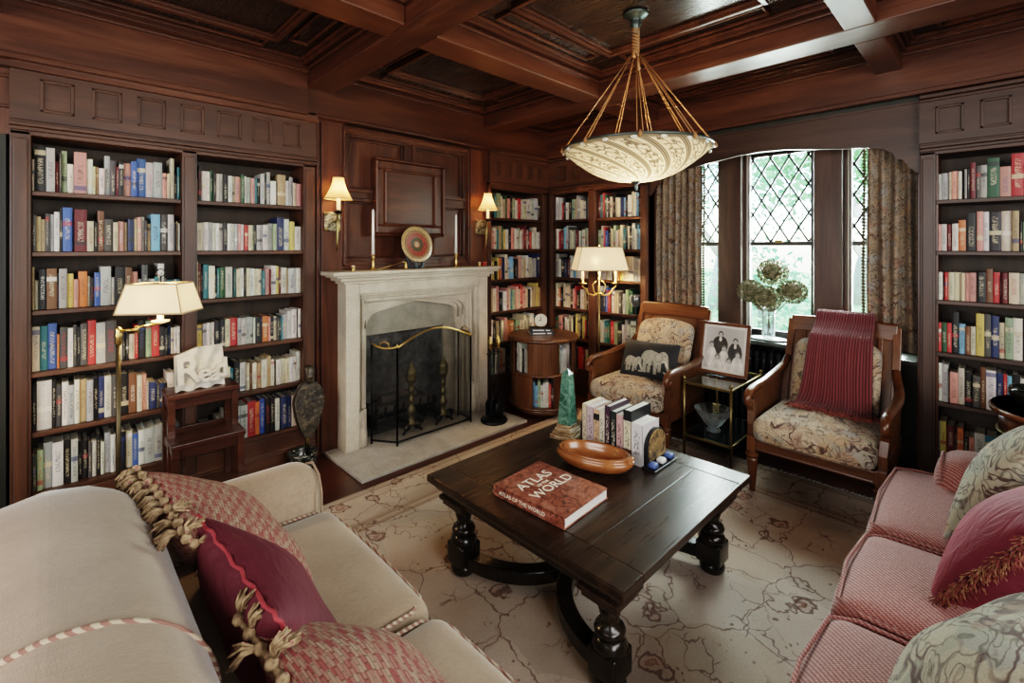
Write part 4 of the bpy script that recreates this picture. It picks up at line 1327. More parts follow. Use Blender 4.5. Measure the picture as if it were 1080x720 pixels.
def fringe(mb, pts, length, dirs, per=5, r=.0035, spread=.6, knots=False):
    """loose yarn strands along a line"""
    for i in range(len(pts) - 1):
        for k in range(per):
            p = pts[i].lerp(pts[i + 1], rng.random())
            d = Vector(dirs).normalized() + Vector((rng.uniform(-1, 1), rng.uniform(-1, 1), rng.uniform(-1, 1))) * spread
            d.normalize()
            L = length * rng.uniform(.6, 1.15)
            q = p + d * L * .5 + Vector((0, 0, .006 * rng.random()))
            e = q + (d + Vector((rng.uniform(-.5, .5), rng.uniform(-.5, .5), -.6))).normalized() * L * .5
            mb.tube([p, q, e], [r, r * 1.1, r * .6], 5)


def tassels(parent, pts, step, L, m, outward):
    """yarn tufts knotted along a seam, each a soft bundle flopping its own way, on a twisted header cord"""
    mb = MB(); n = len(pts); base = Vector(outward).normalized()
    mb.tube([p + base * .004 + Vector((0, 0, .003 * math.sin(i * 2.1))) for i, p in enumerate(pts)], .0065, 6)
    for i in range(0, n, step):
        p = pts[i]
        along = (pts[min(i + 1, n - 1)] - pts[max(i - 1, 0)]).normalized(); side = along.cross(base).normalized()
        ax = (base * .55 + side * rng.choice((-1.1, -.6, .7, 1.1)) + along * rng.uniform(-.6, .6) + Vector((0, 0, -.15))).normalized()
        k = p + base * .010
        mb.lathe([(0, -.012), (.011, -.008), (.013, 0), (.010, .008), (0, .012)], 0, 0, 8, M=Matrix.Translation(k))
        up_ = ax.orthogonal().normalized(); sd = ax.cross(up_)
        for s in range(26):
            th = rng.uniform(0, 2 * PI); q = rng.random() ** .5
            d = (ax + (up_ * math.cos(th) + sd * math.sin(th)) * .42 * q).normalized()
            ln = L * rng.uniform(.8, 1.05)
            a = k + d * .008; b = k + d * ln * .5 + base * .006; e = k + d * ln + base * -.004 + Vector((rng.uniform(-.003, .003), rng.uniform(-.003, .003), -.010))
            mb.tube([a, b, e], [.0022, .0034, .0024], 5)
    o = mb.build('tassel_fringe', m, parent); o['kind'] = 'stuff'
    return o


# ---------------------------------------------------------------- beige sofa (its back toward the camera)
sf = thing('beige_sofa', 'beige chenille sofa with rolled back and arm, twisted-cord piping, checked and red pillows', 'sofa', (.3, 1.15, 0))
MB().rbox(-.20, .80, .40, 2.10, .06, .34, .04, 6).build('base', BEIGE, sf)


def backfn(p):
    # lean the inner face back a little and let the top roll
    return (p.x - .06 * max(0, (p.z - .45)) + .02, p.y, p.z + .012 * math.sin(p.y * 3.1))


MB().rbox(-.25, .235, .25, 1.985, .12, .895, .235, 12, fn=backfn).build('backrest', BEIGE, sf)
for (y0, y1) in ((1.185, 1.945), (.42, 1.175)):
    cu = MB().rbox(.12, .835, y0, y1, .325, .478, .065, 9, (.012, .0, .028)).build('seat_cushion', BEIGE, sf)
    m = MB()
    zz = .462
    m.tube([(.20, y0 + .022, zz + .012), (.5, y0 + .012, zz + .018), (.76, y0 + .018, zz + .008), (.822, y0 + .07, zz - .008), (.83, (y0 + y1) / 2, zz - .004), (.822, y1 - .07, zz - .008), (.76, y1 - .018, zz + .008), (.5, y1 - .012, zz + .018), (.20, y1 - .022, zz + .012)], .0055, 8)
    m.build('piping', CORD, cu)
for (y0, y1) in ((1.945, 2.16), (.20, .415)):
    ar = MB().rbox(-.20, .815, y0, y1, .06, .635, .095, 8, (.01, 0, .008)).build('arm', BEIGE, sf)
    MB().tube([(.80, y0 + .012, .08), (.80, y0 + .010, .53), (.80, y0 + .04, .595), (.80, (y0 + y1) / 2, .622), (.80, y1 - .04, .595), (.80, y1 - .010, .53), (.80, y1 - .012, .08)], .005, 8).build('piping', BEIGE, ar)
# cord that crosses the back between its two halves
prof = []
for k in range(24):
    a = PI * (1.05 - 1.25 * k / 23)
    cx, cz = -.0125, .71
    prof.append(Vector(backfn(Vector((cx + .262 * math.cos(a) * (1 if abs(math.cos(a)) < 2 else 1), 1.10, cz + .197 * math.sin(a))))))
prof = []
for x, z in [(-.25, .40), (-.25, .55)] + [(-.0075 - .2425 * math.cos(PI * k / 18), .66 + .235 * math.sin(PI * k / 18)) for k in range(19)] + [(.235, .55), (.235, .48)]:
    prof.append(Vector(backfn(Vector((x, 1.105, z)))))
MB().tube(prof, .0065, 8).build('piping', CORD, sf)
for x in (-.12, .72):
    for y in (.5, 2.0):
        MB().lathe([(.02, .0125), (.03, .05), (.03, .065)], x, y, 12).build('foot', W_TLEG, sf)

# pillows along the beige back
LEAN = (-.42, 0, .90)
ch1, P1, X1, Y1, Z1 = pillow('check_pillow', 'red and cream check pillow with tan tassels, at the fireplace end of the beige sofa', 'pillow', .50, .50, .20, (.40, 1.70, .645), (-.10, 1, .05), (-.62, .0, .60), CHECK)
tassels(ch1, edge_pts(P1, 'top', 30), 3, .060, TASSEL, (-.35, 0, .5))
tassels(ch1, edge_pts(P1, 'near', 24)[8:], 3, .055, TASSEL, (-.2, -.7, .3))
rp, P2, X2, Y2, Z2 = pillow('red_pillow', 'plain wine-red pillow with coral piping, standing between two check pillows on beige sofa', 'pillow', .53, .46, .21, (.396, 1.245, .622), (-.06, 1, 0), (-.42, 0, .85), LINEN_RED)
per = edge_pts(P2, 'top') + edge_pts(P2, 'far')[::-1][1:] + edge_pts(P2, 'bottom')[::-1][1:] + edge_pts(P2, 'near')[1:-1]
MB().tube([p + Vector((.003 * math.sin(i * 1.3), 0, .003 * math.sin(i * 1.9))) for i, p in enumerate(per)], .0044, 8, closed=True).build('piping', PIPING_RED, rp)
ch2, P3, X3, Y3, Z3 = pillow('check_pillow', 'red and cream check pillow with tan tassels, end of beige sofa farther from the fireplace', 'pillow', .50, .45, .17, (.470, .850, .635), (-.04, 1, 0), (-.35, -.03, .27), CHECK)
tassels(ch2, edge_pts(P3, 'top', 30), 3, .062, TASSEL, (-.4, 0, .5))
tassels(ch2, edge_pts(P3, 'far', 24)[17:], 3, .055, TASSEL, (-.2, .6, .4))

# ---------------------------------------------------------------- red sofa
rs = thing('red_sofa', 'red and cream woven sofa with three seat cushions facing the fireplace', 'sofa', (2.1, -.1, 0))
MB().rbox(1.12, 3.06, -.72, .30, .06, .34, .04, 6).build('base', REDWEAVE, rs)
for (x0, x1) in ((2.30, 3.065), (1.725, 2.29), (1.15, 1.715)):
    cu = MB().rbox(x0, x1, -.45, .365, .295, .452, .068, 9, (.004, .016, .042)).build('seat_cushion', REDWEAVE, rs)
    m = MB()
    for zz in (.445, .312):
        m.tube([(x0 + .012, -.3, zz), (x0 + .012, .28, zz), (x0 + .05, .348, zz - .002), ((x0 + x1) / 2, .366, zz), (x1 - .05, .348, zz - .002), (x1 - .012, .28, zz), (x1 - .012, -.3, zz)], .006, 8)
    m.build('piping', REDWEAVE, cu)
MB().rbox(1.10, 3.10, -.78, -.40, .10, .86, .12, 8).build('backrest', REDWEAVE, rs)
for (x0, x1) in ((2.80, 3.08),):
    ar = MB().rbox(x0, x1, -.70, .19, .10, .615, .10, 7, (.01, .012, .01)).build('arm', REDWEAVE, rs)
    MB().tube([(x0 + .02 + .11 * (1 + math.cos(a)), .17, .515 + .085 * math.sin(a)) for a in [PI * k / 14 for k in range(15)]], .006, 8).build('piping', REDWEAVE, ar)
for x in (1.2, 2.98):
    for y in (-.65, .2): MB().lathe([(.02, .012), (.03, .05), (.03, .065)], x, y, 12).build('foot', W_TLEG, rs)

tp1, Q1, *_ = pillow('tapestry_pillow', 'grey-green floral tapestry pillow at the arm of the red sofa, behind the velvet pillow', 'pillow', .58, .54, .22, (2.60, -.075, .705), (.95, -.30, .0), (.05, -.50, .84), TAPESTRY_G, pinch=.04)
vp, Q2, *_ = pillow('velvet_pillow', 'raspberry velvet pillow with red and gold fringe on the red sofa', 'pillow', .56, .52, .26, (2.13, -.09, .66), (.93, -.36, .02), (.0, -.60, .80), VELVET, pinch=.03)
m = MB()
for side in ('bottom', 'near', 'far', 'top'):
    fringe(m, edge_pts(Q2, side, 24), .042, {'bottom': (0, .5, -.4), 'near': (-.8, .1, -.1), 'far': (.8, 0, 0), 'top': (0, -.4, .6)}[side], 26, .0021, .75)
fo = m.build('yarn_fringe', FRINGE_R, vp); fo['kind'] = 'stuff'
tp2, Q3, *_ = pillow('tapestry_pillow', 'floral tapestry pillow on the red sofa, at the end away from the window', 'pillow', .50, .46, .20, (1.46, .0, .628), (.96, -.26, .0), (.04, -.62, .72), TAPESTRY_G, pinch=.04)
# ---------------------------------------------------------------- armchairs (local: front toward -x, y across)


def make_chair(loc, label, group):
    ch = thing('armchair', label, 'armchair', (0, 0, 0), group)
    hw = .325
    for s in (-1, 1):
        m = MB()
        m.box(.005, .055, s * hw - .025, s * hw + .025, .255, .345)
        m.lathe([(r * 1.22, z) for r, z in ((.012, 0), (.016, .012), (.012, .022), (.017, .05), (.023, .15), (.028, .20), (.021, .212), (.031, .224), (.031, .236), (.022, .246), (.026, .258))], .03, s * hw, 14)
        m.build('leg', W_CHAIR, ch, bevel=.002)
        MB().sweep([(.60, s * (hw - .02), .33), (.64, s * (hw - .02), .16), (.72, s * (hw - .02), 0)], [(-.02, -.02), (.02, -.02), (.02, .02), (-.02, .02)], up=(0, 1, 0)).build('leg', W_CHAIR, ch, bevel=.003)
    m = MB()
    m.box(.01, .045, -hw, hw, .265, .335)
    m.box(.0, .016, -hw + .03, hw - .03, .275, .285)
    for s in (-1, 1): m.box(.04, .62, s * hw - .018, s * hw + .018, .265, .335)
    m.box(.58, .62, -hw, hw, .265, .335); m.box(.04, .60, -hw + .01, hw - .01, .30, .325)
    m.build('seat_rail', W_CHAIRX, ch, bevel=.005)
    # arms: front post with scroll, sloping padded-looking rail, cane side panel
    for s in (-1, 1):
        y = s * (hw + .005)
        pts = [(.705, y * .93, .745), (.65, y * .97, .695), (.55, y * 1.03, .655), (.43, y * 1.06, .634), (.28, y * 1.06, .626), (.14, y * 1.05, .628), (.05, y * 1.04, .622), (.005, y * 1.04, .598), (-.005, y * 1.04, .566), (.018, y * 1.04, .545), (.040, y * 1.04, .560)]
        # smooth the polyline
        sm = []
        for i in range(len(pts) - 1):
            p0 = Vector(pts[max(i - 1, 0)]); p1 = Vector(pts[i]); p2 = Vector(pts[i + 1]); p3 = Vector(pts[min(i + 2, len(pts) - 1)])
            for k in range(4):
                t = k / 4
                sm.append(.5 * ((2 * p1) + (p2 - p0) * t + (2 * p0 - 5 * p1 + 4 * p2 - p3) * t * t + (3 * p1 - p0 - 3 * p2 + p3) * t ** 3))
        sm.append(Vector(pts[-1]))
        rr = [.0195 + .005 * math.sin(PI * min(1, i / len(sm) * 1.3)) for i in range(len(sm))]
        ar = MB().tube(sm, rr, 10, flat=1.15).build('arm', W_CHAIR, ch)
        m = MB()
        m.sweep([(.045, y, .335), (.040, y, .42), (.055, y * 1.02, .50), (.035, y * 1.03, .56)], [(-.022, -.022), (.022, -.022), (.022, .022), (-.022, .022)], up=(0, 1, 0))
        m.build('arm_post', W_CHAIR, ar, bevel=.004)
        # panel under the arm
        low = [(.06, .345), (.25, .345), (.45, .345), (.62, .345)]
        top = [(.06, .60), (.25, .61), (.45, .622), (.66, .69)]
        p = MB()
        for i in range(3):
            q = [(low[i][0], y * .985, low[i][1]), (low[i + 1][0], y * .985, low[i + 1][1]), (top[i + 1][0], y * 1.0, top[i + 1][1]), (top[i][0], y * 1.0, top[i][1])]
            q2 = [(a, b + s * .012, c) for a, b, c in q]
            p.add(q + q2, [(0, 1, 2, 3), (7, 6, 5, 4), (0, 4, 5, 1), (3, 2, 6, 7)])
        p.build('cane_panel', CANE, ar)
        MB().box(.05, .62, y - .014, y + .014, .335, .37).build('panel_rail', W_CHAIR, ar, bevel=.003)
    # raked back
    def BK(u, v, d=0.0):   # u across -1..1, v up 0..1
        x = .595 + .195 * v + .02 * v * v; z = .36 + .645 * v
        return Vector((x + d, u * (hw - .015) * (1.0 - .02 * v), z))
    for s in (-1, 1):
        bo = MB().sweep([BK(s, v) for v in (0, .25, .5, .75, 1.0)], [(-.022, -.018), (.022, -.018), (.022, .018), (-.022, .018)], up=(1, 0, 0)).build('back_stile', W_CHAIR, ch, bevel=.004)
    bo = thing_part('back_frame', ch)
    MB().sweep([BK(u / 4, .955 + .012 * math.cos(u / 4 * PI / 2)) for u in range(-4, 5)], [(-.018, -.055), (.018, -.055), (.022, .045), (.010, .060), (-.014, .055), (-.02, .04)], up=(.26, 0, .97)).build('crest_rail', W_CHAIRX, bo, bevel=.005)
    MB().sweep([BK(-1, .10), BK(1, .10)], [(-.016, -.025), (.016, -.025), (.016, .025), (-.016, .025)], up=(.26, 0, .97)).build('back_rail', W_CHAIRX, bo, bevel=.003)
    for s in (-1, 1):
        MB().sweep([BK(s * .72, .1), BK(s * .72, .95)], [(-.012, -.012), (.012, -.012), (.012, .012), (-.012, .012)], up=(1, 0, 0)).build('back_bar', W_CHAIR, bo, bevel=.003)
    p = MB(); p.grid(lambda a, b: BK(2 * a - 1, .1 + .84 * b, .006), 2, 2, smooth=False).build('cane_panel', CANE, bo)
    # cushions
    cu = MB().rbox(-.045, .56, -hw + .018, hw - .018, .337, .478, .05, 9, (.016, .008, .036)).build('seat_cushion', TAPESTRY, ch)
    MB().tube([(.3, -hw + .02, .362), (-.02, -hw + .035, .362), (-.040, -hw + .07, .362), (-.052, 0, .362), (-.040, hw - .07, .362), (-.02, hw - .035, .362), (.3, hw - .02, .362)], .005, 6).build('welt', TAPESTRY, cu)
    def pf(p):
        v = (p.z) / .46
        arch = .05 * (1 - (p.y / .25) ** 2) * max(0, v)
        x = .505 + .185 * v + p.x
        return (x, p.y, .455 + p.z + arch)
    MB().rbox(-.06, .06, -.245, .245, 0, .42, .055, 8, (.03, 0, 0), fn=pf).build('back_cushion', TAPESTRY, ch)
    ch.location = loc
    return ch


CH2 = (3.135, .748, .0)
c2 = make_chair((3.135, .748, .012), 'carved walnut armchair with tapestry cushions and a red throw over its back', 'bergere armchairs before the window')
c1 = dup(c2, (3.12, 1.975, .012), label='carved walnut armchair with tapestry cushions and a black elephant pillow, near the corner bookcase')

# red throw over the back of the second armchair
tw = thing('throw_blanket', 'wine-red chenille throw with fringe draped over the back of one walnut armchair', 'throw', (3.85, .73, 1.0))
path = [(3.992, .70), (3.992, .90), (3.99, 1.02), (3.975, 1.075), (3.94, 1.098), (3.90, 1.085), (3.862, 1.03), (3.80, .985), (3.712, .955), (3.660, .88), (3.632, .80), (3.606, .72), (3.580, .64), (3.552, .575), (3.505, .540), (3.445, .536)]
def thr(u, v):
    k = v * (len(path) - 1); i = min(int(k), len(path) - 2); f = k - i
    x = path[i][0] * (1 - f) + path[i + 1][0] * f; z = path[i][1] * (1 - f) + path[i + 1][1] * f
    wdt = .165 + .045 * max(0, v - .45) / .55
    y = .725 - .015 * v + (2 * u - 1) * wdt + .006 * math.sin(9 * v + 5 * u)
    return (x - .008 * math.sin(u * 40) * .4 - .006 * math.sin(3 * u + 7 * v), y, z + .004 * math.sin(23 * u) * v)
MB().grid(thr, 40, 60).build('throw_cloth', THROW, tw, solid=.012)
m = MB()
for i in range(150):
    u = rng.random(); p = Vector(thr(u, 1.0))
    d = Vector((-.055 - .03 * rng.random(), rng.uniform(-.03, .03), 0))
    m.tube([p, p + d * .5 + Vector((0, 0, .012 * rng.random())), p + d + Vector((0, rng.uniform(-.012, .012), -.008 * rng.random()))], [.0035, .0035, .002], 5)
for i in range(16):
    v = rng.uniform(.93, 1.0); s = rng.choice((0, 1)); p = Vector(thr(s, v)); d = Vector((-.01, (s * 2 - 1) * .045, -.02))
    m.tube([p, p + d * .6, p + d + Vector((rng.uniform(-.01, .01), 0, -.01))], [.003, .003, .002], 5)
f = m.build('throw_fringe', plain('rust_fringe', (.20, .055, .04), .85, var=.3), tw); f['kind'] = 'stuff'


# elephant pillow on the first armchair
def pip(x, y, poly):
    c = False; j = len(poly) - 1
    for i in range(len(poly)):
        (xi, yi), (xj, yj) = poly[i], poly[j]
        if (yi > y) != (yj > y) and x < (xj - xi) * (y - yi) / (yj - yi) + xi: c = not c
        j = i
    return c


def eleph(x, y, ox, oy, s):
    x = (x - ox) / s; y = (y - oy) / s
    def el(cx, cy, rx, ry): return ((x - cx) / rx) ** 2 + ((y - cy) / ry) ** 2 < 1
    body = el(0, .0, .42, .30) or el(-.12, .05, .36, .29)
    head = el(.42, .10, .21, .24)
    legs = pip(x, y, [(-.42, -.05), (-.22, -.1), (-.24, -.62), (-.40, -.62)]) or pip(x, y, [(-.16, -.15), (0, -.15), (-.06, -.60), (-.2, -.60)]) or pip(x, y, [(.10, -.1), (.28, -.1), (.22, -.64), (.07, -.64)]) or pip(x, y, [(.28, -.1), (.42, 0), (.40, -.52), (.28, -.52)])
    tr = pip(x, y, [(.50, .12), (.64, .10), (.70, -.25), (.80, -.48), (.74, -.56), (.62, -.36), (.54, -.15)]) or pip(x, y, [(.74, -.56), (.80, -.48), (.66, -.52), (.52, -.46), (.50, -.54), (.62, -.60)])
    tusk = pip(x, y, [(.50, -.06), (.56, -.03), (.70, -.30), (.66, -.32)])
    tail = pip(x, y, [(-.50, .12), (-.46, .14), (-.50, -.3), (-.54, -.3)])
    if not (body or head or legs or tr or tail or tusk): return None
    ear = el(.26, .08, .17, .22)
    sh = .85 + .25 * math.sin(x * 23 + 3 * math.sin(y * 17)) * .4
    if ear and not el(.26, .08, .145, .195): sh = .35
    if el(.50, .16, .025, .025): sh = .1
    if tusk: return (.62, .57, .45)
    if legs and not body: sh *= .85
    if -.02 < x < .10 and y < -.12: sh *= .45
    return (.40 * sh, .365 * sh, .28 * sh)


def ecol(u, v):
    x, y = u * .46, v * .31
    c = eleph(x, y, .275, .168, .185) or eleph(x, y, .105, .125, .125)
    return c or (.012, .012, .013)


t = NT('elephant_print'); a = t.n('Attribute'); a.attribute_name = 'Col'
ELEM = t.done(t.bsdf(color=a.outputs['Color'], rough=.7, sheen=.15))
pillow('elephant_pillow', 'black pillow printed with two grey elephants, on the armchair near the corner', 'pillow', .46, .31, .11, (3.41, 1.93, .64), (.12, -1, 0), (.40, .03, .92), ELEM, pinch=.03, colfn=ecol)

# ---------------------------------------------------------------- glass table between the armchairs
gt = thing('side_table', 'small two-tier brass and glass side table between the two armchairs', 'side table', (3.6, 1.46, .012))
gx0, gx1, gy0, gy1 = 3.33, 3.92, 1.265, 1.60
for x in (gx0, gx1):
    for y in (gy0, gy1):
        MB().tube([(x, y, .012), (x, y, .575)], .010, 10).lathe([(.010, 0), (.016, .004), (.016, .012), (.010, .016)], x, y, 12, z0=.175).lathe([(.006, 0), (.014, .010), (.014, .020), (0, .032)], x, y, 12, z0=.572).build('leg', BRASS_OLD, gt)
for z in (.555, .172):
    m = MB()
    for y in (gy0, gy1): m.box(gx0, gx1, y - .007, y + .007, z - .01, z + .008)
    for x in (gx0, gx1): m.box(x - .007, x + .007, gy0, gy1, z - .01, z + .008)
    ro = m.build('shelf_rail', BRASS_OLD, gt, bevel=.002)
DARKGLASS = plain('dark_mirror_glass', (.018, .022, .025), .05, 0, coat=.5)
MB().box(gx0 + .006, gx1 - .006, gy0 + .006, gy1 - .006, .549, .560).build('glass_top', TABLEGLASS, gt)
MB().box(gx0 + .006, gx1 - .006, gy0 + .006, gy1 - .006, .166, .177).build('glass_shelf', DARKGLASS, gt)

# crystal bowl on its lower shelf
cb = thing('crystal_bowl', 'flared clear crystal bowl on the lower shelf of the brass and glass table', 'bowl', (3.52, 1.465, .177))
MB().lathe([(.045, 0), (.05, .01), (.03, .03), (.055, .05), (.10, .11), (.135, .165), (.130, .168), (.092, .115), (.045, .06), (0, .052)], 3.52, 1.465, 14, z0=.180, smooth=False).build('bowl', CRYSTAL, cb)

# framed photograph on top
pf_ = thing('picture_frame', 'brown wooden frame holding an old group photograph, standing on the glass table', 'picture frame', (3.665, 1.46, .562))
MF = Matrix.Translation((3.672, 1.462, .565)) @ Matrix.Rotation(R(-90), 4, 'Z') @ Matrix.Rotation(R(-12), 4, 'X')
# local: x to the right as seen from the front, z up, front toward -y
fw, fh, fb_ = .370, .400, .024
m = MB()
for (a, b, c, d) in ((-fw / 2, fw / 2, 0, fb_), (-fw / 2, fw / 2, fh - fb_, fh), (-fw / 2, -fw / 2 + fb_, fb_, fh - fb_), (fw / 2 - fb_, fw / 2, fb_, fh - fb_)):
    m.box(a, b, -.012, .010, c, d, M=MF)
m.build('frame', W_CHAIR, pf_, bevel=.004)
MB().bar(MF @ Vector((0, .012, .26)), MF @ Vector((0, .12, .03)), .06, .006, up=(0, 0, 1)).build('easel_back', BLACKP, pf_)
PH = (.30, .345)
FIG = ((.40, .80, .05, .17, .17), (.75, .68, .055, .15, .20), (.20, .56, .62, .13, .22), (.50, .50, .58, .12, .20), (.82, .40, .64, .13, .20), (.36, .30, .60, .13, .18), (.63, .25, .66, .12, .18))
def phcol(u, v):
    if u < .06 or u > .94 or v < .05 or v > .95: return (.62, .58, .52)
    c = .40 + .05 * math.sin(5 * u + 2) + .06 * v
    def el(cx, cy, rx, ry): return ((u - cx) / rx) ** 2 + ((v - cy) / ry) ** 2 < 1
    for (hx, hy, tone, bw, bh) in FIG:
        if el(hx, hy - .055 - bh, bw * 1.06, bh * 1.05 + .02): c = tone * .45
        if el(hx, hy - .055 - bh, bw, bh + .02): c = tone * (1 + .14 * math.sin(u * 27 + hx * 40) + .08 * math.sin(v * 23 + hy * 9))
        if tone < .1 and el(hx, hy - .10, .03, .05): c = .6
        if el(hx, hy + .012, .060, .066): c = .07 if tone < .1 else .12
        if el(hx, hy - .012, .046, .052): c = .46
        for ex in (-.019, .019):
            if el(hx + ex, hy + .002, .010, .007): c = .10
        if el(hx, hy - .016, .006, .012): c = .34
        if el(hx, hy - .036, .018, .005): c = .18
    return (c, c * .94, c * .86)
m = MB()
nx, nz_ = 96, 110
m.grid(lambda u, v: MF @ Vector((-PH[0] / 2 + PH[0] * u - 0, -.004, fb_ + .002 + (fh - 2 * fb_ - .004) * v)), nx, nz_)
PH = (fw - 2 * fb_, fh - 2 * fb_)
m.v = [tuple(MF @ Vector((-PH[0] / 2 + PH[0] * (k // (nz_ + 1)) / nx, -.004, fb_ + PH[1] * (k % (nz_ + 1)) / nz_))) for k in range((nx + 1) * (nz_ + 1))]
for i in range(nx + 1):
    for j in range(nz_ + 1): m.colr[i * (nz_ + 1) + j] = (*phcol(i / nx, j / nz_), 1)
t = NT('sepia_photograph'); a = t.n('Attribute'); a.attribute_name = 'Col'
m.build('photograph', t.done(t.bsdf(color=a.outputs['Color'], rough=.25, coat=.2)), pf_)

# ---------------------------------------------------------------- radiator under the sill
rd = thing('radiator', 'black cast-iron column radiator under the middle window', 'radiator', (4.25, 1.3, 0))
RADM = plain('radiator_enamel', (.035, .042, .055), .22, .3)
for i in range(22):
    y = .72 + .055 * i
    m = MB()
    for x in (4.18, 4.25, 4.32): m.tube([(x, y, .08), (x, y, .16), (x, y, .60), (x, y, .665)], [.012, .019, .019, .014], 10)
    m.rbox(4.155, 4.345, y - .022, y + .022, .625, .695, .022, 3); m.rbox(4.155, 4.345, y - .022, y + .022, .09, .14, .02, 3)
    m.build('radiator_section', RADM, rd)
for x in (4.19, 4.31):
    for y in (.72, .72 + .055 * 21): MB().lathe([(.018, 0), (.014, .03), (.012, .10)], x, y, 10).build('foot', RADM, rd)

# ---------------------------------------------------------------- curtains
def curtain(y0, y1, label, inner):
    w = y1 - y0
    cu = thing('curtain', label, 'curtain', (4.09, (y0 + y1) / 2, .85))
    ncl = max(4, int(w / .062))
    def fn(u, v):
        y = y0 + w * u
        amp = .028 * (.7 + .3 * v)
        ph = 2 * PI * ncl * u
        x = 4.085 + amp * math.sin(ph) + .008 * math.sin(3.1 * u * ncl + 4 * v) + .006 * math.sin(9 * v)
        return (x, y + .008 * math.sin(ph * .5 + 3 * v) * v, 2.30 - 1.455 * v)
    MB().grid(fn, ncl * 12, 24).build('curtain_panel', CURTAIN, cu, solid=.004)
    m = MB()
    for i in range(64):
        v = (i + .5) / 64; p = Vector(fn(1.0 if inner > 0 else 0.0, v)); d = inner
        m.tube([p, p + Vector((-.006, d * .012, -.004)), p + Vector((-.006, d * .020, -.016))], [.003, .003, .002], 5)
        m.lathe([(0, -.014), (.012, -.006), (.012, .004), (0, .012)], 0, 0, 6, M=Matrix.Translation(p + Vector((-.006, d * .020, -.020))))
    f = m.build('ball_fringe', FRINGE_D, cu); f['kind'] = 'stuff'
curtain(.345, .625, 'pleated floral curtain with dark ball fringe, against the bookcase behind the red sofa', 1)
curtain(1.80, 2.235, 'pleated floral curtain with dark ball fringe, against the corner bookcase', -1)

# ---------------------------------------------------------------- hydrangeas in a vase on the sill
ty_ = thing('oval_tray', 'pale oval glass tray under the flower vase on the window sill', 'tray', (4.25, 1.315, .78))
MB().lathe([(.085, 0), (.115, .004), (.125, .011), (.121, .013), (.08, .006), (0, .006)], 4.25, 1.315, 32, z0=.78, sx=.75, sy=1.15).build('tray', plain('frosted_glass', (.62, .68, .66), .15, coat=.4), ty_)
vz = thing('glass_vase', 'clear cylindrical glass vase of dried hydrangeas on the window sill', 'vase', (4.25, 1.315, .79))
MB().lathe([(.040, 0), (.046, .006), (.046, .02), (.050, .15), (.056, .25), (.053, .25), (.047, .15), (.042, .02), (0, .016)], 4.25, 1.315, 28, z0=.793).build('vase', CRYSTAL, vz)
t = NT('dried_hydrangea'); nz = t.noise(t.coord('Object'), 26, 3)
HYD = t.done(t.bsdf(color=t.ramp(nz, [(.36, (.085, .080, .040)), (.5, (.19, .185, .105)), (.64, (.28, .23, .16))]), rough=.85))
STEMM = plain('dry_stem', (.10, .085, .04), .8)
for i, (y, z, x, r, lb) in enumerate(((1.44, 1.175, 4.22, .105, 'dried green-brown hydrangea bloom, nearest the fireplace side of the vase'), (1.29, 1.34, 4.27, .115, 'dried green-brown hydrangea bloom at the top of the bouquet'),
                                   (1.305, 1.125, 4.18, .115, 'dried green-brown hydrangea bloom low in the middle, over the vase rim'), (1.13, 1.19, 4.22, .105, 'dried green-brown hydrangea bloom on the red throw side of the vase'))):
    hb = thing('hydrangea_stem', lb.replace('nearest the', 'toward the'), 'flower', (4.25, 1.315, .80), 'dried hydrangeas in the vase')
    MB().tube([(4.25 + .01 * (i - 1.5), 1.315 + .012 * (i - 1.5), .82), (4.25, 1.315 + (y - 1.315) * .3, 1.0), (x, y, z - r * .3)], .004, 6).build('stem', STEMM, hb)
    m = MB(); c0 = Vector((x, y, z))
    m.lathe([(0, -r * .62), (r * .5, -r * .45), (r * .72, 0), (r * .5, r * .5), (0, r * .7)], 0, 0, 12, M=Matrix.Translation(c0))
    for k in range(420):
        d = Vector((rng.gauss(0, 1), rng.gauss(0, 1), rng.gauss(0, 1))).normalized()
        p = c0 + Vector((d.x, d.y, d.z * .88)) * r * rng.uniform(.86, 1.04)
        a = d.orthogonal().normalized(); b = d.cross(a); th = rng.uniform(0, PI)
        a, b = a * math.cos(th) + b * math.sin(th), b * math.cos(th) - a * math.sin(th)
        q = rng.uniform(.011, .017); n_ = d * q * .5
        m.add([p, p + a * q - n_ * .3 + b * q * .5, p + a * q * 1.4 + n_, p + a * q - b * q * .5], [(0, 1, 2, 3)])
        m.add([p, p - a * q - n_ * .3 + b * q * .5, p - a * q * 1.4 + n_, p - a * q - b * q * .5], [(0, 3, 2, 1)])
    m.build('bloom', HYD, hb)

# ---------------------------------------------------------------- pendant
pd = thing('pendant_lamp', 'large printed silk bowl pendant hung by gold cords from the coffered ceiling', 'pendant lamp', (2.36, 1.42, ZC))
PX, PY = 2.36, 1.42
MB().lathe([(.020, -.125), (.017, -.10), (.022, -.085), (.034, -.065), (.026, -.052), (.036, -.036), (.062, -.02), (.070, -.012), (.066, 0)], PX, PY, 28, z0=ZC).build('canopy', BRONZE, pd)
kn = MB()
for k in range(3):
    kn.tube([(PX + .016 * math.cos(a * 3 + k * 2.1), PY + .016 * math.sin(a * 3 + k * 2.1), 2.785 - .15 * a / 6) for a in [i * .25 for i in range(25)]], .007, 6)
kn.lathe([(.018, 2.625), (.023, 2.64), (.021, 2.655), (.012, 2.665)], PX, PY, 10)
kn.tube([(PX + .01, PY - .01, 2.63), (PX + .012, PY - .012, 2.55)], [.006, .009], 6)
kn.build('rope_knot', ROPE, pd)
RR = .405; ZR = 2.095
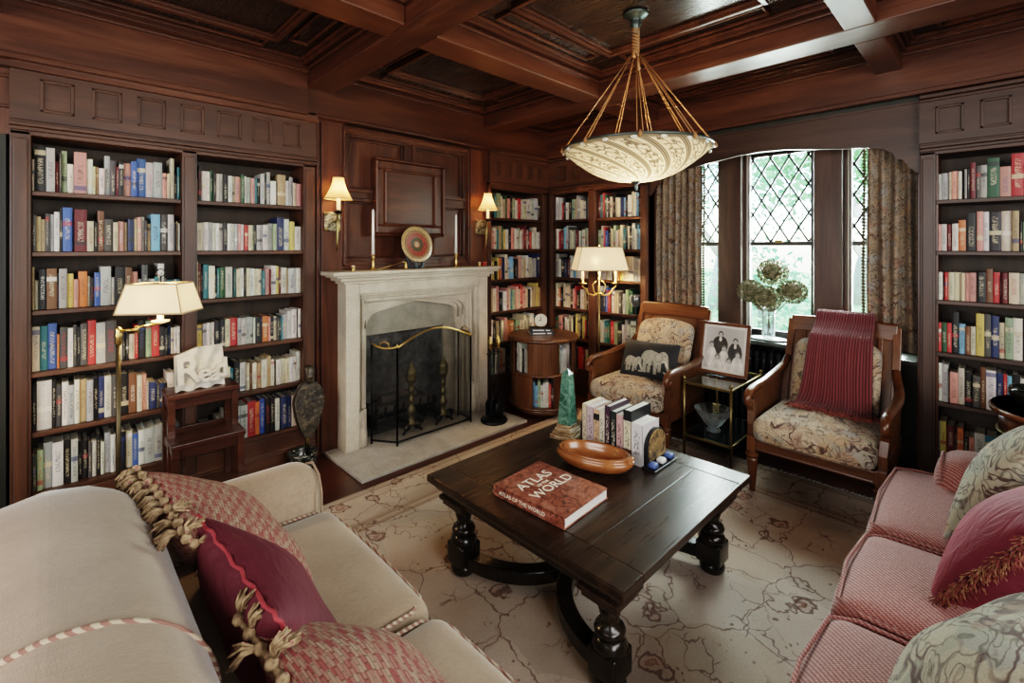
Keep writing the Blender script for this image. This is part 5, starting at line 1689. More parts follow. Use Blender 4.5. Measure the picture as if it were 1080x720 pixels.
for k in range(9):
    a = 2 * PI * (k + .35) / 9
    m = MB()
    for da in (-.035, .035):
        m.tube([(PX + .012 * math.cos(a), PY + .012 * math.sin(a), 2.65), (PX + (RR - .004) * math.cos(a + da), PY + (RR - .004) * math.sin(a + da), ZR + .012)], .0024, 6)
    m.lathe([(0, -.016), (.010, -.010), (.012, 0), (.008, .010), (.004, .02)], 0, 0, 10, M=Matrix.Translation((PX + (RR + .008) * math.cos(a), PY + (RR + .008) * math.sin(a), ZR - .004)))
    m.build('cord', ROPE, pd)
def bowl(u, v):
    a = 2 * PI * u
    r = RR * (1 - v) ** .80 if v < 1 else 0
    z = ZR - .178 * math.sin(min(1, v) * PI / 2) ** .95
    return (PX + r * math.cos(a), PY + r * math.sin(a), z)
MB().grid(bowl, 120, 28, cu=False).build('silk_bowl', SILK, pd)
MB().tube([(PX + RR * math.cos(2 * PI * i / 60), PY + RR * math.sin(2 * PI * i / 60), ZR + .004) for i in range(60)], .007, 8, closed=True).build('rim', BRONZE, pd)
m = MB()
for k in range(18):
    a = 2 * PI * (k + .5) / 18
    m.lathe([(0, -.012), (.013, -.006), (.013, .005), (0, .012)], 0, 0, 10, M=Matrix.Translation((PX + (RR + .001) * math.cos(a), PY + (RR + .001) * math.sin(a), ZR - .014)) @ Matrix.Rotation(a, 4, 'Z') @ Matrix.Diagonal((.5, 1.3, .8, 1)))
f = m.build('glass_bead', plain('opal_bead', (.62, .60, .52), .2, coat=.4), pd); f['kind'] = 'stuff'
MB().lathe([(0, -.05), (.006, -.045), (.012, -.03), (.007, -.016), (.022, -.006), (.028, .006), (.012, .014)], PX, PY, 14, z0=1.915).build('bottom_finial', BRONZE, pd)
MB().lathe([(0, 0), (.03, .012), (.038, .04), (.028, .07), (.014, .09), (.012, .12), (0, .12)], PX, PY, 16, z0=2.03).build('bulb', BULB, pd)

# ---------------------------------------------------------------- swing-arm floor lamp beside the bookcase
def rect_shade(mb, c, L, Wd, z0, z1, k, th):
    M = Matrix.Translation((c[0], c[1], 0)) @ Matrix.Rotation(th, 4, 'Z')
    def ring(l, w, z): return [M @ Vector((sx * l / 2, sy * w / 2, z)) for sx, sy in ((-1, -1), (1, -1), (1, 1), (-1, 1))]
    lo, hi = ring(L, Wd, z0), ring(L * k, Wd * k, z1)
    mb.add(lo + hi, [(0, 1, 5, 4), (1, 2, 6, 5), (2, 3, 7, 6), (3, 0, 4, 7)])
    return lo, hi
fl1 = thing('floor_lamp', 'brass swing-arm floor lamp with cream rectangular shade beside the book-filled wall', 'floor lamp', (.215, 2.80, 0))
LX, LY = .215, 2.80
MB().lathe([(.125, 0), (.13, .012), (.12, .024), (.03, .032), (.014, .05)], LX, LY, 28).build('base', BRASS_OLD, fl1)
MB().tube([(LX, LY, .04), (LX, LY, 1.12)], .0095, 10).build('pole', BRONZE_DK, fl1)
MB().lathe([(.010, 0), (.016, .01), (.012, .03), (.017, .045), (.011, .06), (.014, .075), (0, .085)], LX, LY, 14, z0=1.10).build('pole_finial', BRASS, fl1)
SX, SY = .375, 2.83
m = MB().tube([(LX, LY, 1.165), (LX + .06, LY - .05, 1.168)], .006, 8).tube([(LX + .06, LY - .05, 1.155), (LX + .06, LY - .05, 1.185)], .009, 8).tube([(LX + .06, LY - .05, 1.178), (SX, SY, 1.178)], .006, 8)
m.build('swing_arm', BRASS, fl1)
MB().lathe([(.012, 0), (.036, .008), (.038, .014), (.013, .018), (.013, .07)], SX, SY, 16, z0=1.178).build('bulb_holder', CSLEEVE, fl1)
m = MB(); lo, hi = rect_shade(m, (SX, SY), .285, .20, 1.235, 1.372, .76, R(-36))
so = m.build('lamp_shade', SHADE, fl1, solid=.002)
e = MB()
for rr in (lo, hi): e.tube(rr, .004, 6, closed=True)
for p, q in zip(lo, hi): e.tube([p, q], .003, 6)
e.build('shade_trim', TRIMC, so)
m = MB().tube([(SX, SY, 1.37), (SX, SY, 1.405)], .004, 8)
m.tube([(SX + .018 * math.cos(a), SY, 1.423 + .018 * math.sin(a)) for a in [2 * PI * i / 16 for i in range(16)]], .003, 6, closed=True)
for p in hi: m.tube([p, (SX, SY, 1.372)], .002, 5)
m.build('shade_finial', IRON, fl1)

# two-candle floor lamp before the corner bookcase
fl2 = thing('floor_lamp', 'brass two-branch candelabra floor lamp with cream rectangular shade in the bookcase corner', 'floor lamp', (3.60, 2.545, 0))
LX, LY = 3.60, 2.545
MB().lathe([(.13, 0), (.135, .014), (.12, .028), (.03, .04), (.014, .06)], LX, LY, 28).build('base', BRASS_OLD, fl2)
MB().tube([(LX, LY, .05), (LX, LY, 1.46)], .011, 10).build('pole', BRASS_OLD, fl2)
th = R(-40)
for s in (-1, 1):
    dx, dy = math.cos(th) * s, math.sin(th) * s
    pts = [(LX, LY, 1.13), (LX + dx * .05, LY + dy * .05, 1.10), (LX + dx * .10, LY + dy * .10, 1.115), (LX + dx * .125, LY + dy * .125, 1.16), (LX + dx * .155, LY + dy * .155, 1.185), (LX + dx * .155, LY + dy * .155, 1.20)]
    ao = MB().tube(pts, .008, 8).build('branch', BRASS, fl2)
    MB().lathe([(.010, 0), (.042, .012), (.044, .018), (.014, .022), (.015, .05)], LX + dx * .155, LY + dy * .155, 16, z0=1.20).build('drip_pan', BRASS, ao)
    MB().lathe([(.013, 0), (.013, .12), (0, .12)], LX + dx * .155, LY + dy * .155, 14, z0=1.245).build('candle_sleeve', CSLEEVE, ao)
    MB().tube([(LX + dx * .02, LY + dy * .02, 1.24), (LX + dx * .06, LY + dy * .06, 1.20), (LX + dx * .05, LY + dy * .05, 1.14), (LX + dx * .02, LY + dy * .02, 1.10)], .006, 8).build('scroll', BRASS, ao)
m = MB(); lo, hi = rect_shade(m, (LX, LY), .47, .27, 1.335, 1.545, .78, th)
so = m.build('lamp_shade', SHADE, fl2, solid=.002)
e = MB()
for rr in (lo, hi): e.tube(rr, .004, 6, closed=True)
for p, q in zip(lo, hi): e.tube([p, q], .003, 6)
e.build('shade_trim', TRIMC, so)
MB().lathe([(.004, 0), (.012, .012), (.006, .026), (0, .036)], LX, LY, 10, z0=1.55).build('shade_finial', BRASS, fl2)

# ---------------------------------------------------------------- library steps with the plaster relief
ls = thing('library_steps', 'reddish mahogany library steps with three treads in front of the bookcase', 'steps', (.63, 3.2, 0))
x0, x1 = .455, .815
for (ya, yb, z, w) in ((3.205, 3.43, .715, 0), (3.08, 3.28, .475, .0), (2.96, 3.13, .235, .0)):
    tr = MB().box(x0 - w, x1 + w, ya, yb, z - .028, z).build('tread', W_STEP, ls, bevel=.005)
    MB().box(x0 + .03, x1 - .03, ya + .025, ya + .045, z - .085, z - .028).build('tread_apron', W_STEP, tr, bevel=.003)
for x in (x0 + .022, x1 - .022):
    for (ya, z) in ((3.24, .69), (3.405, .69), (3.11, .45), (2.985, .21)):
        MB().box(x - .018, x + .018, ya - .018, ya + .018, 0, z).build('leg', W_STEP, ls, bevel=.003)
    m = MB()
    m.box(x - .012, x + .012, 2.985, 3.40, .06, .095); m.box(x - .012, x + .012, 3.11, 3.40, .40, .445); m.box(x - .012, x + .012, 3.24, 3.40, .63, .688)
    m.build('side_rail', W_STEP, ls, bevel=.003)
MB().box(x0 + .03, x1 - .03, 3.395, 3.415, .42, .47).build('back_rail', W_STEP, ls, bevel=.003)

pr_ = thing('plaster_plaque', 'white draped plaster relief plaque with raised letters, on top of the library steps', 'plaque', (.63, 3.29, .715))
PL = stone_mat('white_plaster', (.40, .37, .32), (.54, .51, .45), 14, .12)
MPL = Matrix.Translation((.625, 3.275, .717)) @ Matrix.Rotation(R(6), 4, 'Z') @ Matrix.Rotation(R(-7), 4, 'X')
def plq(u, v):
    x = -.122 + .244 * u
    top = .205 + .035 * min(1, u * 2.2) if u < .5 else .240
    z = v * top + .006 * math.sin(u * 17) * (1 - v)
    fold = .008 * math.sin((u * 1.6 - v * .9) * 11) * (.3 + .7 * u) + .004 * math.sin((u + v * .6) * 23) * v
    return MPL @ Vector((x, fold - .012, z))
m = MB().grid(plq, 48, 40)
def plb(u, v):
    p = MPL.inverted() @ Vector(plq(1 - u, v)); p.y = .022
    return MPL @ p
m.grid(plb, 12, 10, smooth=False)
for f_ in (lambda a, b: Vector(plq(0, b)).lerp(Vector(plb(1, b)), 1 - a), lambda a, b: Vector(plq(1, b)).lerp(Vector(plb(0, b)), a), lambda a, b: Vector(plq(b, 1)).lerp(Vector(plb(1 - b, 1)), a)):
    m.grid(f_, 2, 40, smooth=False)
m.build('slab', PL, pr_)
for body, size, lx, lz in (('R', .215, -.070, .110), ('e', .150, .012, .085), ('a', .120, .062, .074), ('d', .150, .100, .098)):
    text_part('raised_letter', body, size, MPL @ Matrix.Translation((lx, -.022, lz)) @ Matrix.Rotation(R(90), 4, 'X'), PL, pr_, .022, offset=.004)

# ---------------------------------------------------------------- revolving drum bookcase
DX, DY, DR = 3.36, 3.02, .315
db = thing('revolving_bookcase', 'round burl-veneered two-tier revolving bookcase on the floor in the corner', 'revolving bookcase', (DX, DY, 0))
MB().lathe([(.20, 0), (.26, .02), (.27, .06), (.24, .075)], DX, DY, 40).build('base', W_DRUM, db)
def disc(z0, z1, r): return [(r - .012, z0), (r, z0 + .006), (r, z1 - .006), (r - .012, z1)]
for (z0, z1, r) in ((.075, .105, .325), (.375, .40, .322)):
    MB().lathe(disc(z0, z1, r), DX, DY, 56).build('shelf', W_DRUM, db)
MB().lathe(disc(.68, .715, .335), DX, DY, 56).build('top', W_DRUM, db)
MB().lathe([(.05, .1), (.05, .69)], DX, DY, 16).build('column', W_DRUM, db)
view = math.atan2(-DY, -DX)
for z0, z1, offs in ((.105, .375, R(45)), (.40, .68, 0)):
    for k in range(4):
        a0 = view + offs + k * PI / 2
        m = MB(); sp = R(27); n = 10
        for i in range(n):
            b0 = a0 - sp + 2 * sp * i / n; b1 = a0 - sp + 2 * sp * (i + 1) / n
            q = []
            for z in (z0, z1):
                for r in (DR - .002, DR - .022):
                    for b in (b0, b1): q.append((DX + r * math.cos(b), DY + r * math.sin(b), z))
            m.add(q, [(0, 1, 5, 4), (2, 6, 7, 3), (0, 4, 6, 2), (1, 3, 7, 5)])
        m.build('panel', W_DRUM, db)
# on top: stack of two black books, round ornament
ck = thing('mantel_clock', 'small round cream-faced clock on black books atop the revolving bookcase', 'clock', (3.37, 3.06, .775))
MK = Matrix.Translation((3.37, 3.06, .84)) @ Matrix.Rotation(R(-48), 4, 'Z') @ Matrix.Rotation(R(90), 4, 'X')
MB().lathe([(.0, -.018), (.058, -.018), (.062, -.008), (.062, .008), (.056, .014), (.052, .012)], 0, 0, 36, M=MK).build('case', plain('cream_case', (.55, .52, .44), .4), ck)
MB().lathe([(0, .011), (.053, .011)], 0, 0, 36, M=MK).build('dial', plain('cream_dial', (.66, .62, .52), .5, var=.12, scale=90), ck)
m = MB(); m.box(-.003, .003, -.004, .036, .012, .014, M=MK); m.box(-.024, .004, -.003, .003, .012, .014, M=MK)
m.build('hands', IRON, ck)
MB().box(3.335, 3.405, 3.03, 3.09, .771, .785).build('foot', BRASS_OLD, ck, bevel=.003)

# ---------------------------------------------------------------- round drum table behind the red sofa
rt = thing('round_table', 'round polished wooden drum table with brass-edged top behind the red sofa', 'table', (3.50, -.32, 0))
RX, RY, RW = 3.50, -.32, .345
MB().lathe([(RW - .02, .715), (RW, .722), (RW + .002, .74), (RW - .008, .75)], RX, RY, 56).lathe([(RW - .008, .75), (0, .75)], RX, RY, 56).build('top', wood('round_table_top', (.07, .022, .009), (.16, .058, .023), (.27, .11, .045), 'y', .2, coat=.5), rt)
MB().tube([(RX + (RW - .03) * math.cos(2 * PI * i / 60), RY + (RW - .03) * math.sin(2 * PI * i / 60), .622) for i in range(60)], .007, 8, closed=True).build('brass_band', BRASS_OLD, rt)
MB().lathe([(RW - .04, .615), (RW - .035, .62), (RW - .035, .715)], RX, RY, 56).build('apron', W_DRUM, rt)
MB().lathe([(.03, 0), (.06, .12), (.045, .2), (.07, .35), (.04, .55), (.08, .62)], RX, RY, 20).build('pedestal', W_DRUM, rt)
for k in range(3):
    a = 2 * PI * k / 3 + .4
    MB().tube([(RX + .04 * math.cos(a), RY + .04 * math.sin(a), .16), (RX + .18 * math.cos(a), RY + .18 * math.sin(a), .12), (RX + .30 * math.cos(a), RY + .30 * math.sin(a), .02)], [.03, .026, .02], 10).build('leg', W_DRUM, rt)
dbw = thing('dark_bowl', 'round black bowl on the drum table behind the red sofa', 'bowl', (3.44, -.155, .75))
MB().lathe([(.04, 0), (.055, .006), (.095, .035), (.115, .08), (.108, .105), (.10, .105), (.105, .08), (.085, .04), (0, .02)], 3.44, -.155, 32, z0=.75).build('bowl_body', plain('black_lacquer', (.012, .014, .012), .15, coat=.5), dbw)

# goblet on the corner shelf
gg = thing('glass_goblet', 'small clear glass goblet on a shelf of the corner bookcase', 'goblet', (3.985, 2.40, .892))
MB().lathe([(.035, 0), (.036, .004), (.006, .012), (.005, .07), (.03, .09), (.052, .13), (.055, .165), (.045, .20), (.043, .20), (.052, .165), (.045, .13), (0, .095)], 3.99, 2.40, 18, z0=.892).build('goblet', CRYSTAL, gg)

# ---------------------------------------------------------------- outside
t = NT('garden_lawn'); v = t.coord('Object'); nz = t.noise(v, 1.2, 5, .7)
LAWN = t.done(t.bsdf(color=t.ramp(nz, [(.35, (.10, .19, .06)), (.55, (.22, .36, .13)), (.7, (.42, .52, .28))]), rough=.9))
struct('garden_ground', MB().box(4.6, 40, -25, 30, -.5, -.35), LAWN)
pa = MB().box(9.0, 10.6, -25, 30, -.36, -.335)
struct('garden_path', pa, plain('pale_path', (.62, .58, .52), .9, var=.1, scale=4))


def leaf_mat(name, cols):
    t = NT(name); nz = t.noise(t.coord('Object'), 2.2, 4, .7)
    c = t.ramp(nz, cols)
    d = t.n('BsdfDiffuse', {'Color': c}).outputs[0]; tl = t.n('BsdfTranslucent', {'Color': c}).outputs[0]
    return t.done(t.n('MixShader', {0: .5, 1: d, 2: tl}).outputs[0])


LEAF = [leaf_mat('leaves_a', [(.35, (.14, .30, .14)), (.6, (.36, .55, .30)), (.75, (.62, .74, .52))]), leaf_mat('leaves_b', [(.35, (.10, .24, .15)), (.6, (.26, .46, .28)), (.75, (.50, .66, .46))])]
BARKM = plain('grey_bark', (.30, .28, .26), .9, var=.3, scale=8)


def leaves(m, c, rx, ry, rz, n, q, seed):
    r_ = random.Random(seed)
    for k in range(n):
        d = Vector((r_.gauss(0, 1), r_.gauss(0, 1), r_.gauss(0, 1))).normalized() * r_.random() ** .4
        p = Vector(c) + Vector((d.x * rx, d.y * ry, d.z * rz))
        a = Vector((r_.gauss(0, 1), r_.gauss(0, 1), r_.gauss(0, 1))).normalized(); b = a.orthogonal().normalized()
        s = q * r_.uniform(.6, 1.3)
        m.add([p - a * s, p + b * s * .5, p + a * s, p - b * s * .5], [(0, 1, 2, 3)])


for i, (x, y, h, r, lb) in enumerate(((11.5, 1.4, 5.5, 2.2, 'garden tree with slanting grey trunk seen through the middle window'), (14.5, 6.0, 7.0, 3.0, 'pale leafy tree seen through the window beside the corner bookcase'),
                                     (13.5, -1.6, 6.5, 2.6, 'pale leafy tree seen through the window beside the floral curtain'), (19, 3.2, 8.0, 4.2, 'broad tree standing farther back in the garden'), (18, -3.5, 8.0, 3.6, 'tall tree farther back beyond the curtained window'))):
    tr = thing('garden_tree', lb, 'tree', (x, y, -.35))
    MB().tube([(x, y, -.4), (x + .1, y - .15, 1.0), (x + .1, y - .5, 2.2), (x, y - .6, h * .7)], [.24, .19, .15, .06], 10).tube([(x + .1, y - .2, 1.2), (x - .1, y + .6, 2.4), (x, y + 1.1, h * .66)], [.13, .09, .04], 8).build('trunk', BARKM, tr)
    m = MB()
    for k in range(5): leaves(m, (x + rng.uniform(-.5, .5) * r, y + rng.uniform(-.7, .7) * r, h * .62 + rng.uniform(-.35, .4) * r), r * .75, r * .75, r * .6, 420, .14, i * 7 + k)
    m.build('foliage', LEAF[i % 2], tr)
for i, (x, y, h, r, lb) in enumerate(((7.0, 2.9, .9, 1.0, 'low green shrub outside the window beside the corner bookcase'), (7.3, 1.0, .55, .9, 'low green shrub outside below the middle window'), (7.1, -.2, .6, .9, 'low green shrub outside the window nearer the red sofa'),
                                     (12.0, 3.9, 1.7, 1.5, 'rounded garden bush across the pale path, toward the corner'), (12.3, .0, 1.4, 1.4, 'rounded garden bush across the pale path, behind the tree'))):
    sb = thing('garden_shrub', lb.replace('nearer the', 'by the'), 'shrub', (x, y, -.35))
    m = MB(); leaves(m, (x, y, -.35 + h * .5), r * .7, r, h * .62, 700, .09, 90 + i)
    m.build('foliage', LEAF[i % 2], sb)
    MB().tube([(x, y, -.36), (x, y, h * .4)], .04, 6).build('stem', BARKM, sb)
# ---------------------------------------------------------------- books
PALC = {'w': ('white', (.62, .59, .53)), 'c': ('cream', (.56, .49, .36)), 't': ('tan', (.40, .29, .17)), 'k': ('black', (.018, .017, .018)), 'g': ('charcoal', (.075, .072, .068)),
        's': ('pale grey', (.38, .38, .36)), 'b': ('blue', (.055, .115, .33)), 'n': ('navy', (.022, .035, .095)), 'l': ('light blue', (.18, .36, .50)), 'e': ('teal', (.045, .17, .19)),
        'r': ('red', (.42, .045, .045)), 'm': ('maroon', (.13, .022, .026)), 'p': ('pink', (.55, .27, .23)), 'o': ('orange', (.52, .17, .06)), 'y': ('yellow', (.55, .44, .13)),
        'd': ('dark green', (.030, .085, .045)), 'v': ('sage green', (.28, .36, .22)), 'h': ('brown', (.15, .07, .035))}
# every row: colour, width, height as read along the shelf, in the row's own units
B1 = ['c8.118 k40.168 s32.165 m14.118 g8.150 v20.160 w24.112 p48.160 w24.138 c10.110 t12.110 w22.105 s22.158 g24.142 m10.118 k20.138 p30.136 b26.145 b38.160 s34.148 s40.152 p20.108 c14.108 c18.175 k14.105 e12.140',
      'g14.135 t16.130 t14.120 g14.142 s16.140 w20.150 k10.165 b36.168 k6.140 m48.162 c26.118 k14.115 h26.160 g36.128 c20.116 p24.120 t14.118 n26.130 t14.132 p16.140 s14.142 g12.128 t16.115 l40.155 g36.155 w28.156 k10.118 t8.128 w8.120',
      't8.158 c12.108 k26.150 h34.152 k6.130 s28.150 y22.130 p16.108 o32.138 c10.118 k14.112 b22.132 s40.155 w14.110 k40.152 h26.150 p24.130 s14.100 g24.158 s14.100 w14.98 e14.108 w26.162 g10.100 e18.92 e14.92 w10.92 e14.92',
      'c28.165 e28.165 b34.172 o10.130 g30.155 w20.150 g14.160 k12.150 g30.162 r32.172 s38.162 g46.165 w26.120 k14.115 k12.110 c26.102 r14.138 k34.150 v26.150 r36.155 k24.120 k16.115 n14.120 c14.112 w14.112 w14.115',
      'k16.160 w54.182 k16.176 g20.158 w24.165 s22.150 w20.168 t26.165 s26.160 k20.170 n24.165 w28.165 g36.162 k36.165 h36.160 w22.150 p20.150 c10.118 n34.112 g14.100 n18.102 k16.100 w30.140 s30.135',
      'g16.135 v20.150 s30.170 w38.165 k26.165 s24.165 k16.150 k20.150 g12.140 w16.140 k16.160 w14.130 s22.160 w18.150 c14.120 k26.155 c26.150 b24.132 w26.142 s40.145 s36.150 k20.140 w30.145 g24.140']
B2 = ['t8.85 k14.140 w16.120 w16.120 d12.125 k10.115 w14.115 s14.115 k20.115 w16.110 c14.110 p24.110 d14.120 w10.115 s20.112 p16.110 e10.110 k14.112 s18.132 k10.120 s16.142 w26.105 k6.100 t40.136 w18.112 s18.130 c18.106 p20.102',
      'c30.112 w22.115 s14.115 w14.113 w14.112 w16.112 k18.114 w16.112 s14.112 s14.112 p16.112 w14.110 r16.108 c18.108 v8.108 k14.110 s26.110 w20.110 s10.112 s20.118 v18.118 n36.146 w28.140 y24.130 w34.108',
      't8.150 m12.142 k8.130 e22.138 w26.132 k10.122 e10.122 d24.126 s30.126 k8.120 e10.116 c16.116 w16.120 k12.118 c14.118 w24.116 c20.114 c14.112 e16.106 p22.112 m6.110 w26.126 y14.124 m10.118 w28.116 t8.112 w40.112 w24.112',
      'y28.102 s18.104 w14.106 s10.104 w10.106 k26.110 k22.114 c22.114 r36.116 s18.114 s20.112 s22.114 s16.112 w8.110 k26.112 k8.108 o32.112 p10.108 k16.106 c16.106 g12.104 k8.104 e10.104 s24.110 w24.124 w28.130 k8.120 w14.130',
      'g40.88 w24.100 t14.100 k14.96 r14.92 c34.112 e16.104 k26.130 w26.120 c16.116 h12.112 w20.112 t18.110 w26.122 t20.132 w16.116 k8.110 w22.112 c22.112 c22.110 w20.112 w16.112 w20.132',
      'w30.80 w40.90 k20.84 w30.110 w40.130 s32.140 s32.140 r36.150 o22.142 b24.150 k26.150 k22.146 w22.140 k6.130 n36.142 n20.138 w24.140 s24.140']
B4 = ['s50.258 s70.265 c26.270 p60.276 w36.270 k20.290 s26.285 k26.292 m50.345 g44.310 s60.312 d110.372 p100.282 r110.392 c60.292 n40.280 w50.280 k60.300 m50.280 s70.300 w60.285 k40.290 c60.300 b50.280 w60.300 k70.320 r40.280 w70.300 g60.300',
      'p45.265 w55.266 m50.260 w60.266 o70.300 k100.366 p60.376 w50.372 k110.366 c90.372 t60.372 k30.270 v60.270 w50.270 r60.300 c60.290 k70.310 s60.300 w50.290 t60.300 k40.280 w60.300 b50.280 c50.290 m60.300 w50.280',
      'w62.275 k12.250 r40.275 c56.275 c64.275 c36.272 p36.272 p70.276 k85.284 h60.318 r64.286 k10.260 m60.284 c90.286 s60.282 w50.280 k60.290 c60.280 r50.280 w60.290 t50.280 g60.300 c60.290 w60.290 k50.280',
      'r50.288 d52.288 r44.288 k70.400 l60.290 h46.272 c50.272 y75.402 g60.400 n70.392 c50.332 v70.382 w80.384 k60.380 w60.370 s50.360 k60.380 c60.340 w60.370 b50.360 g60.380 w60.370 k60.380',
      'w55.378 s60.372 k12.330 p80.302 c60.352 k75.322 g70.300 h50.392 w90.372 n60.360 r34.352 l40.340 k70.360 w60.330 s60.340 k50.350 w60.360 c60.340 n50.350 w60.350 r40.330 c60.350 k60.350',
      's36.302 y60.312 m80.272 k20.260 o60.272 k50.202 p50.202 w95.262 e115.252 w50.230 k60.240 s60.250 c50.240 w60.250 k50.260 r50.230 w60.250 g60.240']
CORNER = {'a': ['dkevwcdpkvwrwcwwwk', 'cpwetdywkpwcvwpmckrwcw', 'kcykyoncwlwknpctwwcssu', 'tcpkwpcevpcrpckwttyt', 'nwktkcpoodvcwccwwte', 'vctcknwcvtckw'],
          'b': ['wswrkwckvtsscwkl', 'cwrmlsgccsmwvwvwm', 'swknmswlcwkpcc', 'cwokccckprkwctkc', 'dcpkwwcckytkyrkm', 'kdwcmkrcwt'],
          'c': ['merdwkckccnlkwcwlk', 'vcrbkcvwtcekckswllw', 'wwcwkoycccsw', 'wknbrkwtcgksvdd', 'wcedrvkwsswsw', 'kcwkdtcwk']}
_bm = None


def book_mesh():
    """unit book: x thickness, y depth behind the spine, z height; spine a little rounded"""
    m = MB(); uv = {}
    def q(pts, mi, uvs=None):
        o = len(m.v); m.add(pts, [(0, 1, 2, 3)], mi)
        for i, p in enumerate(pts): uv[o + i] = uvs[i] if uvs else (0, 0)
    n = 4
    xs_ = [i / n for i in range(n + 1)]
    ys_ = [.022 * (2 * x - 1) ** 2 for x in xs_]
    for i in range(n):
        q([(xs_[i], ys_[i], 0), (xs_[i + 1], ys_[i + 1], 0), (xs_[i + 1], ys_[i + 1], 1), (xs_[i], ys_[i], 1)], 0, [(xs_[i], 0), (xs_[i + 1], 0), (xs_[i + 1], 1), (xs_[i], 1)])
    e = .10
    for a, b in ((0, e), (1 - e, 1)):
        q([(a, .022, 1), (b, .022, 1), (b, 1, 1), (a, 1, 1)], 0); q([(a, 1, 0), (b, 1, 0), (b, .022, 0), (a, .022, 0)], 0); q([(b, 1, 0), (a, 1, 0), (a, 1, 1), (b, 1, 1)], 0)
    q([(0, 1, 0), (0, .022, 0), (0, .022, 1), (0, 1, 1)], 0); q([(1, .022, 0), (1, 1, 0), (1, 1, 1), (1, .022, 1)], 0)
    q([(e, .022, 1), (e, .03, .975), (e, 1, .975), (e, 1, 1)], 0); q([(1 - e, .022, 1), (1 - e, 1, 1), (1 - e, 1, .975), (1 - e, .03, .975)], 0)
    q([(0, .022, 1), (.0, .03, .975), (1, .03, .975), (1, .022, 1)], 0)
    q([(e, .03, .975), (1 - e, .03, .975), (1 - e, .985, .975), (e, .985, .975)], 1)
    q([(1 - e, .985, .0), (e, .985, .0), (e, .985, .975), (1 - e, .985, .975)], 1)
    q([(e, .985, .004), (1 - e, .985, .004), (1 - e, .03, .004), (e, .03, .004)], 1)
    # head band joining spine and pages
    o = len(m.v); m.add([(0, .022, 1)] + [(x, y, 1) for x, y in zip(xs_, ys_)] + [(1, .022, 1)], [tuple(range(n + 3))], 0)
    me = bpy.data.meshes.new('book')
    me.from_pydata(m.v, [], m.f); me.materials.append(BOOK); me.materials.append(PAPER)
    me.polygons.foreach_set('material_index', m.mi)
    lay = me.uv_layers.new(name='UVMap')
    for l in me.loops: lay.data[l.index].uv = uv.get(l.vertex_index, (0, 0))
    me.update()
    return me


BM = book_mesh()
ROWN = ['top', 'second', 'third', 'fourth', 'fifth', 'lowest']
ALL = []     # (object, row key, colour name, width, height)
brng = random.Random(5)


def place_book(loc, yaw, w, dpt, h, code, key, lean=0.0, flat=False):
    o = bpy.data.objects.new('book', BM); COL.objects.link(o)
    o.location = loc; o.rotation_euler = (0, lean, yaw); o.scale = (w, dpt, h)
    nm, c = PALC.get(code, PALC['t'])
    j = brng.uniform(.82, 1.12)
    o.color = (min(1, c[0] * j * brng.uniform(.94, 1.06)), min(1, c[1] * j * brng.uniform(.95, 1.05)), min(1, c[2] * j * brng.uniform(.92, 1.08)), 1)
    ALL.append([o, key, nm, w, h])
    return o


def row_books(spec, wall, u0, u1, z, key, hs, gap=.001, setback=.035):
    """fill a shelf from u0 (first book) to u1 with the listed books"""
    it = [(a[0], float(a[1:].split('.')[0]), float(a.split('.')[1])) for a in spec.split()]
    tot = sum(i[1] for i in it)
    L = abs(u1 - u0) - .004 - gap * len(it)
    sg = 1 if u1 > u0 else -1
    u = u0 + sg * .002
    for c, w, h in it:
        ww = L * w / tot
        dd = brng.uniform(.135, .175); fr = setback + brng.uniform(0, .022)
        if wall == 'b': place_book((u, YB + fr, z), 0, ww, dd, h * hs, c, key)
        else: place_book((XR + fr, u, z), R(-90), ww, dd, h * hs, c, key, 0)
        u += sg * (ww + gap)


for i in range(6):
    zt = SHELF[i] + TH + .0012
    row_books(B1[i], 'b', -.08, .567, zt, ('first', i), .00142)
    row_books(B2[i], 'b', .646, 1.294, zt, ('second', i), .00158)
    spec = B4[i]
    it = spec.split(); tot = 0; out = []
    for a in it:
        w = float(a[1:].split('.')[0]) * .00046
        if tot + w > .978: break
        tot += w; out.append(a)
    row_books(' '.join(out), 'r', .262, .262 - min(.98, tot + .006 * 0 + .001 * len(out) + .004), zt, ('fourth', i), .00063)
for col_, wall, u0, u1 in (('a', 'b', 3.11, 3.87), ('b', 'r', 3.41, 2.93), ('c', 'r', 2.84, 2.33)):
    for i in range(6):
        s = CORNER[col_][i]
        if col_ == 'c' and i == 3: u1_ = u1 + .10
        else: u1_ = u1
        sp = ' '.join('%s%d.%d' % (c if c != 'u' else 'n', brng.choice((16, 20, 24, 28, 34)), brng.choice((118, 124, 130, 136, 142, 150, 160))) for c in s for _ in range(2 if len(s) < 12 and brng.random() < .3 else 1))
        row_books(sp, wall, u0, u1_, SHELF[i] + TH + .0012, ('corner' + col_, i), .00158)

# books in the revolving drum
for z0, offs, cols in ((.105, 0, 'lkrewyvmrw'), (.40, R(45), 'swkscvpwks')):
    for k in range(4):
        a0 = view + offs + k * PI / 2
        n = len(cols)
        tx, ty = -math.sin(a0), math.cos(a0)
        wsum = .24; w = wsum / n
        if math.cos(a0 - view) < -.1: continue
        for q in range(n):
            off = -wsum / 2 + w * q
            rr = .285 - abs(off + w / 2) * .35
            hh = brng.uniform(.19, .245) if z0 < .3 else brng.uniform(.20, .255)
            # spine faces outward: local -y = outward
            px_, py_ = DX + rr * math.cos(a0) + tx * off, DY + rr * math.sin(a0) + ty * off
            place_book((px_, py_, z0 + .0012), a0 + PI / 2, w * .96, .13, hh, brng.choice(cols), ('drum', 0 if z0 > .3 else 1))


